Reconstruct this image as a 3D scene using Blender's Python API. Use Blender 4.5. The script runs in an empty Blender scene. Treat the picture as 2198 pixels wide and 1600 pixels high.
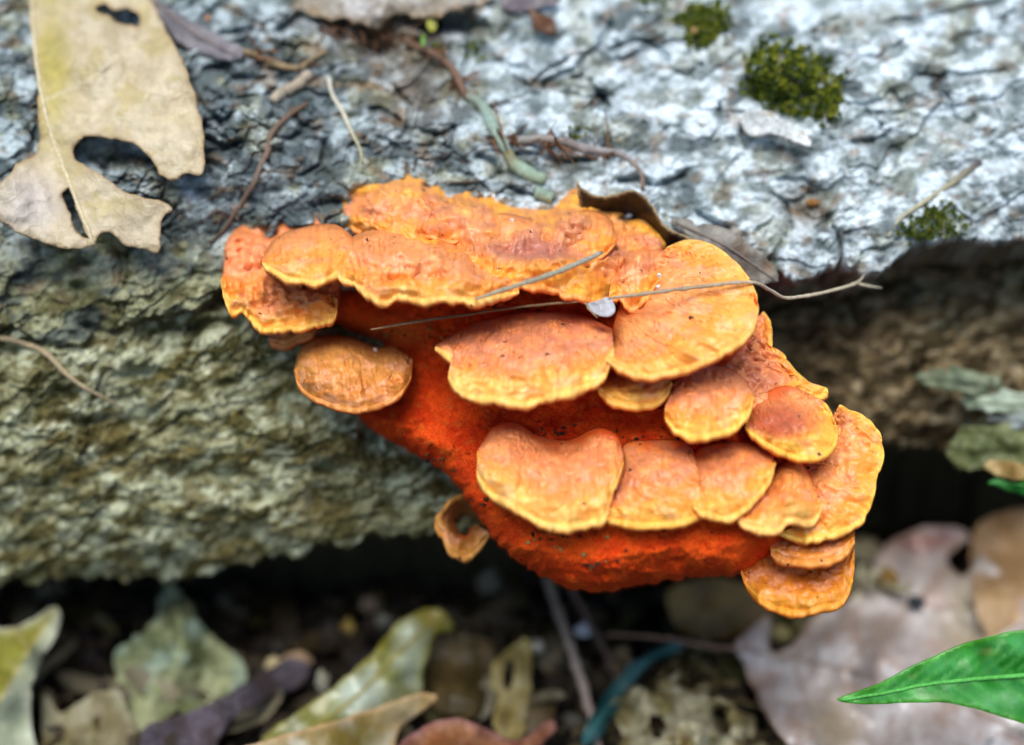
import bpy, math
import numpy as np
from mathutils import Vector, Matrix
from mathutils.geometry import delaunay_2d_cdt

sc = bpy.context.scene
R = math.radians

# ------------------------------------------------------------------ camera
PITCH = R(28)
DIST = 32.0                       # cm from lens to the plane of focus
CM = 0.01
OZ = 11.4                          # height of the aim point above the ground, cm
fwd = np.array([0, math.cos(PITCH), -math.sin(PITCH)])
upv = np.array([0, math.sin(PITCH), math.cos(PITCH)])
ORI = np.array([0, 0, OZ])

cam_data = bpy.data.cameras.new('camera')
cam = bpy.data.objects.new('camera', cam_data)
sc.collection.objects.link(cam)
cam.location = Vector((ORI - fwd * DIST) * CM)
cam.rotation_euler = (math.pi / 2 - PITCH, 0, 0)
cam_data.sensor_width = 36
cam_data.lens = 36 * DIST / 21.98
cam_data.clip_start = 0.005
cam_data.clip_end = 200
cam_data.dof.use_dof = True
cam_data.dof.focus_distance = (DIST + 0.5) * CM
cam_data.dof.aperture_fstop = 3.9
sc.camera = cam

# ------------------------------------------------------------------ light
SUN_EL, SUN_AZ = R(64), R(190)        # azimuth clockwise from +Y
w = bpy.data.worlds.new('World'); sc.world = w; w.use_nodes = True
nt = w.node_tree
sky = nt.nodes.new('ShaderNodeTexSky'); sky.sky_type = 'NISHITA'; sky.sun_disc = False
sky.sun_elevation = SUN_EL; sky.sun_rotation = SUN_AZ
sky.air_density = 1.0; sky.dust_density = 0.4; sky.ozone_density = 1.0
bg = nt.nodes['Background']; bg.inputs['Strength'].default_value = 0.05
nt.links.new(sky.outputs[0], bg.inputs[0])
sd = bpy.data.lights.new('sun', 'SUN'); sun = bpy.data.objects.new('sun', sd)
sc.collection.objects.link(sun)
sd.energy = 1.5; sd.angle = R(40); sd.color = (1, 0.96, 0.9)
sun.location = (0, 0, 2)
sdir = Vector((math.sin(SUN_AZ) * math.cos(SUN_EL), math.cos(SUN_AZ) * math.cos(SUN_EL), math.sin(SUN_EL)))
sun.rotation_euler = sdir.to_track_quat('Z', 'Y').to_euler()
sc.view_settings.view_transform = 'Standard'
sc.view_settings.look = 'None'
sc.view_settings.exposure = 1.5
sc.view_settings.gamma = 1
sc.render.engine = 'CYCLES'
sc.cycles.use_denoising = True
sc.cycles.max_bounces = 4
sc.cycles.diffuse_bounces = 3
sc.cycles.caustics_reflective = False
sc.cycles.caustics_refractive = False
sc.cycles.adaptive_threshold = 0.03

# ------------------------------------------------------------------ maths helpers
def P(px, py, wz):
    """a point seen at photo pixel (px,py), wz cm in front of the focus plane -> world cm"""
    px = np.asarray(px, float); py = np.asarray(py, float); wz = np.asarray(wz, float)
    k = (DIST - wz) / DIST / 100.0
    x = (px - 1099) * k; v = (800 - py) * k
    return frame(x, v, wz)

def frame(x, v, wz):
    x, v, wz = np.broadcast_arrays(np.asarray(x, float), np.asarray(v, float), np.asarray(wz, float))
    return ORI + x[..., None] * np.array([1., 0, 0]) + v[..., None] * upv - wz[..., None] * fwd

_rng = np.random.RandomState(11)
_perm = np.tile(_rng.permutation(512), 3)
_gx = np.cos(np.linspace(0, 2 * np.pi, 512, endpoint=False) * 37.0); _gy = np.sin(np.linspace(0, 2 * np.pi, 512, endpoint=False) * 37.0)
_r1 = _rng.rand(512); _r2 = _rng.rand(512); _r3 = _rng.rand(512)

def _h(ix, iy, seed):
    return _perm[(_perm[(_perm[(ix & 511)] + iy) & 511] + seed * 7) & 511]

def noise(x, y, seed=0):
    x = np.asarray(x, float); y = np.asarray(y, float)
    x, y = np.broadcast_arrays(x, y)
    ix = np.floor(x).astype(int); iy = np.floor(y).astype(int)
    fx = x - ix; fy = y - iy
    ux = fx * fx * fx * (fx * (fx * 6 - 15) + 10); uy = fy * fy * fy * (fy * (fy * 6 - 15) + 10)
    def g(a, b):
        h = _h(ix + a, iy + b, seed)
        return _gx[h] * (fx - a) + _gy[h] * (fy - b)
    a = g(0, 0); b = g(1, 0); c = g(0, 1); d = g(1, 1)
    return (a * (1 - ux) + b * ux) * (1 - uy) + (c * (1 - ux) + d * ux) * uy

def fbm(x, y, oct=4, seed=0, gain=0.5):
    s = 0; a = 1.0; f = 1.0
    for i in range(oct):
        s = s + a * noise(x * f + 17.3 * i, y * f - 9.1 * i, seed + i)
        a *= gain; f *= 2.03
    return s * 1.5

def worley(x, y, seed=0, full=False):
    x = np.asarray(x, float); y = np.asarray(y, float)
    ix = np.floor(x).astype(int); iy = np.floor(y).astype(int)
    f1 = np.full(x.shape, 9.); f2 = np.full(x.shape, 9.); cid = np.zeros(x.shape)
    ox = np.zeros(x.shape); oy = np.zeros(x.shape)
    for a in (-1, 0, 1):
        for b in (-1, 0, 1):
            h = _h(ix + a, iy + b, seed)
            ex = x - (ix + a + _r1[h]); ey = y - (iy + b + _r2[h])
            d = np.hypot(ex, ey)
            near = d < f1
            f2 = np.where(near, f1, np.minimum(f2, d))
            cid = np.where(near, _r3[h], cid)
            f1 = np.where(near, d, f1)
            if full: ox = np.where(near, ex, ox); oy = np.where(near, ey, oy)
    return (f1, f2, cid, ox, oy) if full else (f1, f2, cid)

def flakes(x, y, seed, step=.5, tx=.6, ty=.6, bias=.7, gap=.12, gapd=.5):
    """overlapping scales: every cell its own level and tilt, the lower lip lifted; returns height and cell id"""
    f1, f2, c, ox, oy = worley(x, y, seed, True)
    r = (c * 7.31) % 1; r2 = (c * 13.7) % 1
    h = step * (c - .5) + tx * (r - .5) * ox * 2 + ty * (bias + (r2 - .5)) * oy
    return h - gapd * (1 - sstep(0, gap, f2 - f1)), c

def sstep(a, b, x):
    t = np.clip((x - a) / (b - a), 0, 1)
    return t * t * (3 - 2 * t)

def mix(a, b, t):
    t = np.asarray(t)[..., None]
    return np.asarray(a) * (1 - t) + np.asarray(b) * t

def seg_dist(x, y, pts):
    """distance from (x,y) to a polyline, and the place along it (0..1)"""
    best = np.full(np.shape(x), 1e9); par = np.zeros(np.shape(x)); n = len(pts) - 1
    for i in range(n):
        (ax, ay), (bx, by) = pts[i][:2], pts[i + 1][:2]
        dx, dy = bx - ax, by - ay
        t = np.clip(((x - ax) * dx + (y - ay) * dy) / (dx * dx + dy * dy + 1e-9), 0, 1)
        d = np.hypot(x - ax - t * dx, y - ay - t * dy)
        m = d < best
        best = np.where(m, d, best); par = np.where(m, (i + t) / n, par)
    return best, par

def inside(x, y, poly):
    c = np.zeros(np.shape(x), bool); n = len(poly)
    for i in range(n):
        ax, ay = poly[i]; bx, by = poly[(i + 1) % n]
        if ay == by: continue
        c ^= ((ay > y) != (by > y)) & (x < (bx - ax) * (y - ay) / (by - ay) + ax)
    return c

def spline(pts, n, closed=False):
    """Catmull-Rom through pts, resampled to n points evenly by length"""
    p = np.array(pts, float)
    if closed: q = np.vstack([p[-1], p, p[0], p[1]])
    else: q = np.vstack([2 * p[0] - p[1], p, 2 * p[-1] - p[-2]])
    out = []
    for i in range(1, len(q) - 2):
        t = np.linspace(0, 1, 14, endpoint=False)[:, None]
        a, b, c, d = q[i - 1], q[i], q[i + 1], q[i + 2]
        out.append(0.5 * (2 * b + (c - a) * t + (2 * a - 5 * b + 4 * c - d) * t ** 2 + (3 * b - 3 * c + d - a) * t ** 3))
    if not closed: out.append(q[-2][None])
    else: out.append(p[0][None])
    o = np.vstack(out)
    L = np.r_[0, np.cumsum(np.linalg.norm(np.diff(o[:, :2], axis=0), axis=1))]
    tt = np.linspace(0, L[-1], n + (1 if closed else 0))
    if closed: tt = tt[:-1]
    return np.stack([np.interp(tt, L, o[:, k]) for k in range(o.shape[1])], 1)

# ------------------------------------------------------------------ object helpers
COL = sc.collection
def tag(o, label=None, cat=None, group=None, kind=None):
    if label: o['label'] = label
    if cat: o['category'] = cat
    if group: o['group'] = group
    if kind: o['kind'] = kind
    return o

def empty(name, loc_cm):
    o = bpy.data.objects.new(name, None); COL.objects.link(o)
    o.location = Vector(np.asarray(loc_cm) * CM); o.empty_display_size = 0.01
    return o

def mesh(name, verts, faces, mat, parent=None, col=None, smooth=True, attrs=None):
    """verts in world cm -> one mesh object whose origin is its base (or its parent's)"""
    verts = np.asarray(verts, float).reshape(-1, 3)
    if parent is not None:
        base = np.array(parent_loc(parent))
    else:
        base = np.array([verts[:, 0].mean(), verts[:, 1].mean(), verts[:, 2].min()])
    me = bpy.data.meshes.new(name)
    loc = (verts - base) * CM
    if isinstance(faces, np.ndarray):
        nf, k = faces.shape
        me.vertices.add(len(loc)); me.vertices.foreach_set('co', loc.ravel())
        me.loops.add(nf * k); me.loops.foreach_set('vertex_index', faces.astype(np.int32).ravel())
        me.polygons.add(nf)
        me.polygons.foreach_set('loop_start', np.arange(0, nf * k, k, dtype=np.int32))
        me.polygons.foreach_set('loop_total', np.full(nf, k, np.int32))
        me.update(calc_edges=True)
    else:
        me.from_pydata([tuple(v) for v in loc], [], [tuple(int(i) for i in f) for f in faces])
    me.validate()
    if smooth: me.polygons.foreach_set('use_smooth', np.ones(len(me.polygons), bool))
    if col is not None:
        col = np.broadcast_to(np.asarray(col, float), (len(verts), 3))
        ca = me.color_attributes.new('Col', 'FLOAT_COLOR', 'POINT')
        ca.data.foreach_set('color', np.c_[np.clip(col, 0, 1), np.ones(len(verts))].astype(np.float32).ravel())
    me.materials.append(mat)
    o = bpy.data.objects.new(name, me); COL.objects.link(o)
    if parent is not None: o.parent = parent
    else: o.location = Vector(base * CM)
    return o

def parent_loc(p):
    l = np.array(p.location) / CM
    while p.parent is not None:
        p = p.parent; l = l + np.array(p.location) / CM
    return l

def grid_faces(nr, nc, wrap=False):
    r = np.arange(nr - 1)[:, None]; c = np.arange(nc if wrap else nc - 1)[None, :]
    c2 = (c + 1) % nc
    f = np.stack([r * nc + c, r * nc + c2, (r + 1) * nc + c2, (r + 1) * nc + c], -1)
    return f.reshape(-1, 4)

# ------------------------------------------------------------------ materials
def material(name, rough=0.7, spec=0.3, bump=((900, 0.4, 0.0006),), vary=0.25, vscale=400, trans=0.0, sss=0.0,
             specks=None, coat=0.0, net=None, base=None):
    """procedural: the object's own tint (Col) times noise, plus relief from noise"""
    m = bpy.data.materials.new(name); m.use_nodes = True
    n = m.node_tree.nodes; L = m.node_tree.links
    b = n['Principled BSDF']
    b.inputs['Roughness'].default_value = rough
    b.inputs['Specular IOR Level'].default_value = spec
    b.inputs['Coat Weight'].default_value = coat
    tc = n.new('ShaderNodeTexCoord')
    if base is None:
        at = n.new('ShaderNodeAttribute'); at.attribute_name = 'Col'; c = at.outputs['Color']
    else:
        rg = n.new('ShaderNodeRGB'); rg.outputs[0].default_value = (*base, 1); c = rg.outputs[0]
    nz = n.new('ShaderNodeTexNoise'); nz.inputs['Scale'].default_value = vscale; nz.inputs['Detail'].default_value = 4; nz.inputs['Roughness'].default_value = 0.65
    L.new(tc.outputs['Object'], nz.inputs['Vector'])
    mr = n.new('ShaderNodeMapRange'); mr.inputs['From Min'].default_value = 0.3; mr.inputs['From Max'].default_value = 0.7
    mr.inputs['To Min'].default_value = 1 - vary; mr.inputs['To Max'].default_value = 1 + vary
    L.new(nz.outputs['Fac'], mr.inputs['Value'])
    mx = n.new('ShaderNodeMix'); mx.data_type = 'RGBA'; mx.blend_type = 'MULTIPLY'; mx.inputs['Factor'].default_value = 1
    L.new(c, mx.inputs['A']); L.new(mr.outputs['Result'], mx.inputs['B']); c = mx.outputs['Result']
    if specks:
        for scale, thr, colr in specks:
            vo = n.new('ShaderNodeTexVoronoi'); vo.inputs['Scale'].default_value = scale; vo.inputs['Randomness'].default_value = 1
            wn = n.new('ShaderNodeTexNoise'); wn.inputs['Scale'].default_value = scale * 1.7
            ad = n.new('ShaderNodeVectorMath'); ad.operation = 'MULTIPLY_ADD'
            ad.inputs[1].default_value = (0.9 / scale,) * 3
            L.new(tc.outputs['Object'], wn.inputs['Vector']); L.new(wn.outputs['Color'], ad.inputs[0]); L.new(tc.outputs['Object'], ad.inputs[2])
            L.new(ad.outputs[0], vo.inputs['Vector'])
            # size of each speck varies by its cell, many cells have none
            sp = n.new('ShaderNodeSeparateColor'); L.new(vo.outputs['Color'], sp.inputs[0])
            th = n.new('ShaderNodeMapRange'); th.inputs['From Min'].default_value = 0.55; th.inputs['From Max'].default_value = 1
            th.inputs['To Min'].default_value = 0; th.inputs['To Max'].default_value = thr
            L.new(sp.outputs[0], th.inputs['Value'])
            lt = n.new('ShaderNodeMath'); lt.operation = 'LESS_THAN'
            L.new(vo.outputs['Distance'], lt.inputs[0]); L.new(th.outputs['Result'], lt.inputs[1])
            m2 = n.new('ShaderNodeMix'); m2.data_type = 'RGBA'
            L.new(lt.outputs[0], m2.inputs['Factor']); L.new(c, m2.inputs['A']); m2.inputs['B'].default_value = (*colr, 1)
            c = m2.outputs['Result']
    L.new(c, b.inputs['Base Color'])
    nrm = None
    if net:
        vn = n.new('ShaderNodeTexVoronoi'); vn.feature = 'DISTANCE_TO_EDGE'; vn.inputs['Scale'].default_value = net
        L.new(tc.outputs['Object'], vn.inputs['Vector'])
        mv = n.new('ShaderNodeMapRange'); mv.inputs['From Max'].default_value = 0.12; mv.inputs['To Min'].default_value = 1; mv.inputs['To Max'].default_value = 0
        L.new(vn.outputs['Distance'], mv.inputs['Value'])
        bv = n.new('ShaderNodeBump'); bv.inputs['Strength'].default_value = .35; bv.inputs['Distance'].default_value = .0003
        L.new(mv.outputs['Result'], bv.inputs['Height']); nrm = bv.outputs['Normal']
    for scale, strength, dist in bump:
        bn = n.new('ShaderNodeTexNoise'); bn.inputs['Scale'].default_value = scale; bn.inputs['Detail'].default_value = 3; bn.inputs['Roughness'].default_value = 0.6
        L.new(tc.outputs['Object'], bn.inputs['Vector'])
        bp = n.new('ShaderNodeBump'); bp.inputs['Strength'].default_value = strength; bp.inputs['Distance'].default_value = dist
        L.new(bn.outputs['Fac'], bp.inputs['Height'])
        if nrm is not None: L.new(nrm, bp.inputs['Normal'])
        nrm = bp.outputs['Normal']
    if nrm is not None: L.new(nrm, b.inputs['Normal'])
    if sss:
        b.inputs['Subsurface Weight'].default_value = sss
        b.inputs['Subsurface Radius'].default_value = (1, 0.4, 0.15)
        b.inputs['Subsurface Scale'].default_value = 0.0012
    if trans:
        tr = n.new('ShaderNodeBsdfTranslucent'); L.new(c, tr.inputs['Color'])
        ms = n.new('ShaderNodeMixShader'); ms.inputs[0].default_value = trans
        L.new(b.outputs[0], ms.inputs[1]); L.new(tr.outputs[0], ms.inputs[2])
        L.new(ms.outputs[0], n['Material Output'].inputs['Surface'])
    return m

M = {}
M['bark'] = material('lichen_bark', 0.85, 0.25, ((1500, 0.55, 0.0006), (4200, 0.4, 0.0002)), 0.38, 700, specks=((520, 0.16, (0.03, 0.03, 0.025)),))
M['wood'] = material('rotten_wood', 0.9, 0.2, ((1300, 0.6, 0.0008), (4000, 0.4, 0.0002)), 0.45, 600)
M['cap'] = material('fungus_cap', 0.43, 0.5, ((1100, 0.18, 0.0005), (4200, 0.2, 0.00012)), 0.12, 520, sss=0.12,
                    specks=((300, 0.17, (0.07, 0.025, 0.012)), (800, 0.17, (0.22, 0.07, 0.03))))
M['pore'] = material('fungus_pores', 0.9, 0.12, ((3000, 1.0, 0.0006), (900, 0.5, 0.0009)), 0.35, 2200, sss=0.05,
                     specks=((260, 0.12, (0.03, 0.008, 0.004)),))
M['leaf'] = material('dead_leaf', 0.5, 0.4, ((700, 0.25, 0.0006), (3500, 0.15, 0.0001)), 0.16, 300, trans=0.12, net=420,
                     specks=((230, 0.07, (0.05, 0.045, 0.02)),))
M['green_leaf'] = material('green_leaf', 0.38, 0.5, ((900, 0.2, 0.0004),), 0.22, 150, trans=0.2)
M['wet_leaf'] = material('wet_leaf', 0.3, 0.5, ((500, 0.3, 0.001), (2500, 0.15, 0.0002)), 0.14, 220, trans=0.1, net=330, coat=.25)
M['twig'] = material('twig_bark', 0.75, 0.25, ((2500, 0.5, 0.0003),), 0.3, 1400)
M['moss'] = material('moss_leaf', 0.7, 0.25, ((3000, 0.3, 0.0002),), 0.35, 700, trans=0.2)
M['soil'] = material('soil', 0.95, 0.1, ((900, 0.7, 0.0015), (4000, 0.5, 0.0003)), 0.5, 500)
M['crumb'] = material('crumb', 0.8, 0.25, ((2000, 0.5, 0.0005),), 0.35, 900)

# ------------------------------------------------------------------ ground
def geo_axis(half, step, ratio, far):
    a = [0.0]; s = step
    while a[-1] < far:
        if a[-1] > half: s *= ratio
        a.append(a[-1] + s)
    a = np.array(a); return np.r_[-a[:0:-1], a]
gx = geo_axis(16, 0.2, 1.22, 6000); gy = geo_axis(14, 0.2, 1.22, 6000)
GX, GY = np.meshgrid(gx, gy - 1.0)
def ground_z(x, y):
    near = np.exp(-((x / 40) ** 2 + (y / 40) ** 2))
    f1, f2, _ = worley(x / 0.9, y / 0.9, 5)
    return (0.55 * fbm(x / 4.2, y / 4.2, 4, 41) + 0.22 * (0.6 - f1) + 0.10 * fbm(x / .5, y / .5, 3, 9)) * near - 0.15
GZ = ground_z(GX, GY)
gc = mix([0.006, 0.005, 0.004], [0.018, 0.014, 0.009], sstep(-.3, .6, fbm(GX / 1.3, GY / 1.3, 4, 77)))  # near-black soil tint, shade from the surroundings darkened into it
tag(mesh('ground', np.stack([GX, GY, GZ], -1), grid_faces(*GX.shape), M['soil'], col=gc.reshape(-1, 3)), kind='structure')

# ------------------------------------------------------------------ the log
LV, LR = 2.0, 11.0                # cross-section: centre height and radius (camera frame, cm)
LW = -2.6 - LR
EDGE = [(-9000, 690), (-700, 700), (0, 700), (60, 708), (100, 748), (160, 745), (200, 706), (265, 692), (330, 676), (400, 668), (440, 640),
        (490, 604), (600, 620), (900, 620), (1300, 580), (1560, 570), (1640, 598), (1662, 580), (1690, 592), (1722, 599), (1760, 584),
        (1795, 562), (1806, 540), (1815, 566), (1850, 590), (1890, 588), (1918, 560), (1955, 522), (2010, 512), (2060, 505), (2140, 518), (2198, 505),
        (2800, 480), (9000, 470)]
def edge_y(x):
    e = np.array(EDGE, float)
    return np.interp(x, e[:, 0], e[:, 1]) + 9 * fbm(x / 46, x * 0 + 3.3, 4, 12)

def base_w(py):
    """undisplaced bark surface of the log seen at photo row py"""
    py = np.asarray(py, float); wz = np.full(py.shape, -3.0)
    for _ in range(6):
        v = (800 - py) * (DIST - wz) / DIST / 100
        s = np.clip((v - LV) / LR, -0.98, 0.98)
        wz = LW + LR * np.sqrt(1 - s * s)
    return wz

CRACKS = [  # (points, half width px, depth cm)
    ([(1312, 30), (1310, 60), (1290, 95), (1250, 120), (1235, 150), (1170, 175), (1165, 200)], 5, .32),
    ([(1290, 95), (1322, 110), (1332, 132), (1400, 105), (1450, 85), (1500, 92)], 4, .22),
    ([(1258, 168), (1285, 200), (1312, 232), (1302, 275), (1312, 325)], 5, .25),
    ([(900, 282), (950, 292), (980, 268)], 5, .3), ([(940, 288), (918, 335)], 5, .28),
    ([(590, 68), (640, 38), (700, 45), (770, 52)], 9, .5), ([(470, 78), (545, 62)], 8, .4),
    ([(1400, 400), (1440, 392), (1475, 378)], 5, .3), ([(1495, 462), (1530, 480), (1565, 492)], 7, .35),
    ([(1965, 158), (2020, 166), (2095, 163), (2165, 148)], 4, .2), ([(1640, 585), (1700, 500), (1690, 440), (1650, 410)], 4, .16),
    ([(1806, 560), (1804, 520), (1790, 480)], 4, .25), ([(400, 150), (430, 230), (470, 260), (520, 230)], 5, .25),
    ([(440, 290), (480, 320), (520, 300)], 6, .3), ([(430, 190), (480, 215), (560, 205)], 4, .2),
    ([(700, 300), (690, 350), (640, 380)], 4, .22), ([(600, 300), (650, 290), (700, 270)], 4, .22),
    ([(880, 40), (940, 55), (1010, 60), (1060, 62)], 13, .7), ([(1000, 60), (1010, 110), (990, 150)], 6, .3),
    ([(1020, 330), (1060, 350), (1075, 380)], 7, .4), ([(1320, 395), (1370, 380), (1400, 400)], 7, .35),
    ([(1100, 330), (1190, 338), (1280, 345)], 6, .32), ([(850, 180), (880, 230), (870, 290)], 4, .22),
    ([(1900, 50), (1960, 40), (2060, 20), (2198, -10)], 4, .22), ([(2030, 200), (2045, 250), (2090, 270)], 4, .15),
    ([(0, 735), (60, 745), (100, 750)], 10, .5), ([(1090, 400), (1130, 420), (1190, 430)], 6, .3)]
PITS = [(812, 92, 40, 30, .9), (960, 45, 55, 16, .7), (1860, 306, 26, 12, .45), (2085, 262, 16, 12, .3), (1290, 200, 12, 12, .3), (1240, 170, 10, 8, .3),
        (590, 330, 14, 10, .3), (660, 270, 22, 12, .35), (700, 330, 10, 26, .3), (175, 610, 20, 14, .5), (240, 310, 90, 50, .5), (900, 300, 12, 8, .2),
        (180, 560, 24, 10, .4), (205, 700, 18, 12, .5), (730, 80, 20, 20, .4), (770, 420, 14, 20, .35), (1120, 180, 10, 9, .2), (620, 205, 30, 10, .3),
        (1345, 245, 8, 8, .25), (1780, 470, 12, 14, .25), (1300, 60, 14, 20, .35), (1255, 45, 10, 14, .3)]

_rc = np.random.RandomState(5)
for _ in range(34):
    cx_, cy_ = _rc.uniform(380, 1350), _rc.uniform(0, 560); a_ = _rc.uniform(0, 6.28); pl = [(cx_, cy_)]
    for _k in range(_rc.randint(3, 7)):
        a_ += _rc.normal(0, .55); st_ = _rc.uniform(18, 38); cx_ += st_ * math.cos(a_); cy_ += st_ * .75 * math.sin(a_); pl.append((cx_, cy_))
    CRACKS.append((pl, _rc.uniform(3, 7), _rc.uniform(.15, .34)))
for _ in range(16):
    cx_, cy_ = _rc.uniform(1350, 2150), _rc.uniform(0, 520); a_ = _rc.normal(-.35, .4); pl = [(cx_, cy_)]
    for _k in range(_rc.randint(2, 5)):
        a_ += _rc.normal(0, .5); st_ = _rc.uniform(18, 34); cx_ += st_ * math.cos(a_); cy_ += st_ * .75 * math.sin(a_); pl.append((cx_, cy_))
    CRACKS.append((pl, _rc.uniform(3, 5), _rc.uniform(.12, .22)))

def bark_fields(x, y):
    x = np.asarray(x, float); y = np.asarray(y, float)
    right = sstep(930, 1250, x - 0.35 * (y - 300) + 60 * fbm(x / 120, y / 120, 3, 60))
    left = 1 - right
    low = sstep(430, 640, y) * (1 - sstep(420, 640, x))
    wx = x + 15 * fbm(x / 90, y / 90, 4, 3); wy = y + 15 * fbm(x / 90 + 40, y / 90, 4, 4)
    smooth = sstep(-.30, .35, fbm(x / 210, y / 150, 3, 75))
    ca, sa = math.cos(R(-22)), math.sin(R(-22))
    u = wx * ca + wy * sa; vv = -wx * sa + wy * ca
    d = 0.40 * fbm(x / 330, y / 240, 3, 20) + 0.22 * fbm(x / 110, y / 80, 3, 21)
    mid = left * (1 - low)
    p1, k1 = flakes(u / 215, vv / 118, 45, .8, .45, .5, .4, .05, .45)
    d = d + .26 * p1 * (.55 + .6 * smooth) + .035 * fbm(u / 150, vv / 8, 3, 46) * (.4 + .6 * smooth)
    # lichen granules and lobes on the left half
    L1, l2, cid = worley(wx / 74, wy / 62, 6)
    d = d + mid * (.45 + .75 * smooth) * (0.22 * np.sqrt(np.clip(1 - (L1 / .95) ** 2, 0, 1)) + .16 * (cid - .5) - 0.20 * (1 - sstep(0, .10, l2 - L1)))
    g1, g2, gid = worley(wx / 29, wy / 25, 8)
    gate = sstep(-.35, .15, fbm(x / 130, y / 100, 3, 70))
    d = d + mid * (0.03 + .18 * gate * (.3 + .7 * smooth)) * (np.sqrt(np.clip(1 - (g1 / .9) ** 2, 0, 1)) - .5 - .7 * (1 - sstep(0, .16, g2 - g1)) * gate)
    # crusty scales on the right half
    s1, c1 = flakes(u / 96, vv / 52, 41, .55, .5, .5, .35, .08, .18)
    s2, c2 = flakes(u / 38 + .3 * fbm(x / 30, y / 30, 2, 1), vv / 22, 42, .5, .7, .6, .3, .10, .25)
    rough = sstep(-.5, .3, fbm(x / 150, y / 110, 3, 71))
    d = d + (right + .35 * left) * ((.06 + .17 * smooth) * s1 + (.02 + .13 * rough * smooth) * s2)
    # loose scales low on the left
    t1, e1 = flakes(u / 88, vv / 44, 43, .7, .6, .7, .6, .08, .4)
    t2, e2 = flakes(u / 34, vv / 19, 44, .6, .7, .8, .6, .12, .3)
    d = d + low * (.5 + .6 * smooth) * (.22 * t1 + .10 * t2)
    h1, h2, hid = worley(u / 13, vv / 10, 9)
    d = d + 0.045 * (0.55 - h1) * (.5 + rough) + 0.045 * fbm(x / 18, y / 15, 3, 31)
    for pts, hw, dep in CRACKS:
        xs = [p[0] for p in pts]; ys = [p[1] for p in pts]
        m = (x > min(xs) - 60) & (x < max(xs) + 60) & (y > min(ys) - 60) & (y < max(ys) + 60)
        if not m.any(): continue
        dd, pr = seg_dist(wx[m] - 0.55 * (wx[m] - x[m]), wy[m] - 0.55 * (wy[m] - y[m]), pts)
        d[m] -= 1.5 * dep * np.exp(-(dd / hw / 1.15) ** 2) * sstep(-.05, .12, pr) * sstep(-.05, .12, 1 - pr)
    for cx, cy, rx, ry, dep in PITS:
        m = (np.abs(x - cx) < 3 * rx) & (np.abs(y - cy) < 3 * ry)
        if not m.any(): continue
        q = ((wx[m] - cx) / rx) ** 2 + ((wy[m] - cy) / ry) ** 2
        d[m] -= dep * np.exp(-q ** 1.6)
    # tints: white lichen crust, green algae, brown bare bark
    a = fbm(x / 150, y / 110, 4, 50); b = fbm(x / 60, y / 42, 4, 53); c = fbm(u / 30, vv / 16, 3, 56)
    tint = .55 * (c1 - .5) + .45 * (c2 - .5)
    white = mix([.25, .30, .30], [.63, .72, .76], sstep(-.55, .35, b + .4 * c + 1.1 * tint))
    grey = mix([.11, .14, .145], [.44, .52, .54], sstep(-.5, .55, b + .9 * (gid - .5) + .5 * (cid - .5)))
    olive = mix([.10, .095, .035], [.33, .335, .20], sstep(-.5, .5, .6 * b + .4 * c + .9 * (e2 - .5) + .5 * (e1 - .5)))
    col = mix(grey, white, np.clip(right * sstep(-.75, .05, a + .4 * b) + left * .35 * sstep(.1, .5, a), 0, 1))
    col = mix(col, olive, np.clip(low + 0.6 * sstep(.12, .5, fbm(x / 100, y / 80, 4, 58)) * (1 - .3 * right), 0, 1))
    col = mix(col, [.05, .07, .075], sstep(.10, .45, fbm(x / 120, y / 85, 5, 73) + .5 * left * np.exp(-((x - 560) / 260) ** 2 - ((y - 330) / 190) ** 2)) * .72 * (1 - .6 * right))
    br = np.clip(sstep(.32, .62, fbm(x / 55, y / 40, 4, 61)) * (0.75 - 0.12 * right)
                 + .8 * np.exp(-((x - 820) / 150) ** 2 - ((y - 60) / 60) ** 2)
                 + .75 * np.exp(-((x - 1730) / 50) ** 2 - ((y - 450) / 40) ** 2)
                 + .6 * np.exp(-((x - 1560) / 80) ** 2 - ((y - 540) / 50) ** 2)
                 + .6 * np.exp(-((x - 880) / 90) ** 2 - ((y - 190) / 90) ** 2), 0, 1)
    col = mix(col, np.array([.19, .13, .075]) * (1 + .5 * b[..., None]), br * .85)
    return base_w(y) + d, col

# dense inside the picture, coarse beyond it
STEP = 2.5
xs = np.r_[-5200, -4000, -3000, -2300, -1800, -1400, -1100, -900, np.arange(-700, -90, 22), np.arange(-80, 2280, STEP), np.arange(2290, 2900, 22),
           3000, 3200, 3500, 3900, 4400, 5200, 6400]
NROW = 262
q = np.linspace(0, 1, NROW)
ye = edge_y(xs)
YT = -70.0
Yg = ye[None, :] * (1 - q[:, None]) + YT * q[:, None]
Xg = np.broadcast_to(xs, Yg.shape)
Wg, Cg = bark_fields(Xg, Yg)
front = P(Xg, Yg, Wg)
# the torn lower lip of the bark: turn back and under
lip, lipc = [], []
xw = (xs - 1099) * (DIST - Wg[0]) / DIST / 100
lipk = .35 + .65 * sstep(900, 1500, xs)
for k, (dv, dw) in enumerate([(-.42, -2.6), (-.22, -2.2), (-.05, -1.6), (-.06, -.9), (-.12, -.45), (-.10, -.18), (-.045, -.05)]):
    vy = (800 - ye) * (DIST - Wg[0]) / DIST / 100 + dv * lipk + .05 * fbm(xs / 20, xs * 0 + k * .7, 3, 14)
    lip.append(frame(xw, vy, Wg[0] + dw * lipk + .08 * fbm(xs / 26, xs * 0 + k, 3, 15)))
    lipc.append(mix(Cg[0], np.array([.12, .09, .045]), np.full(len(xs), .9 - .11 * k)))
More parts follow.
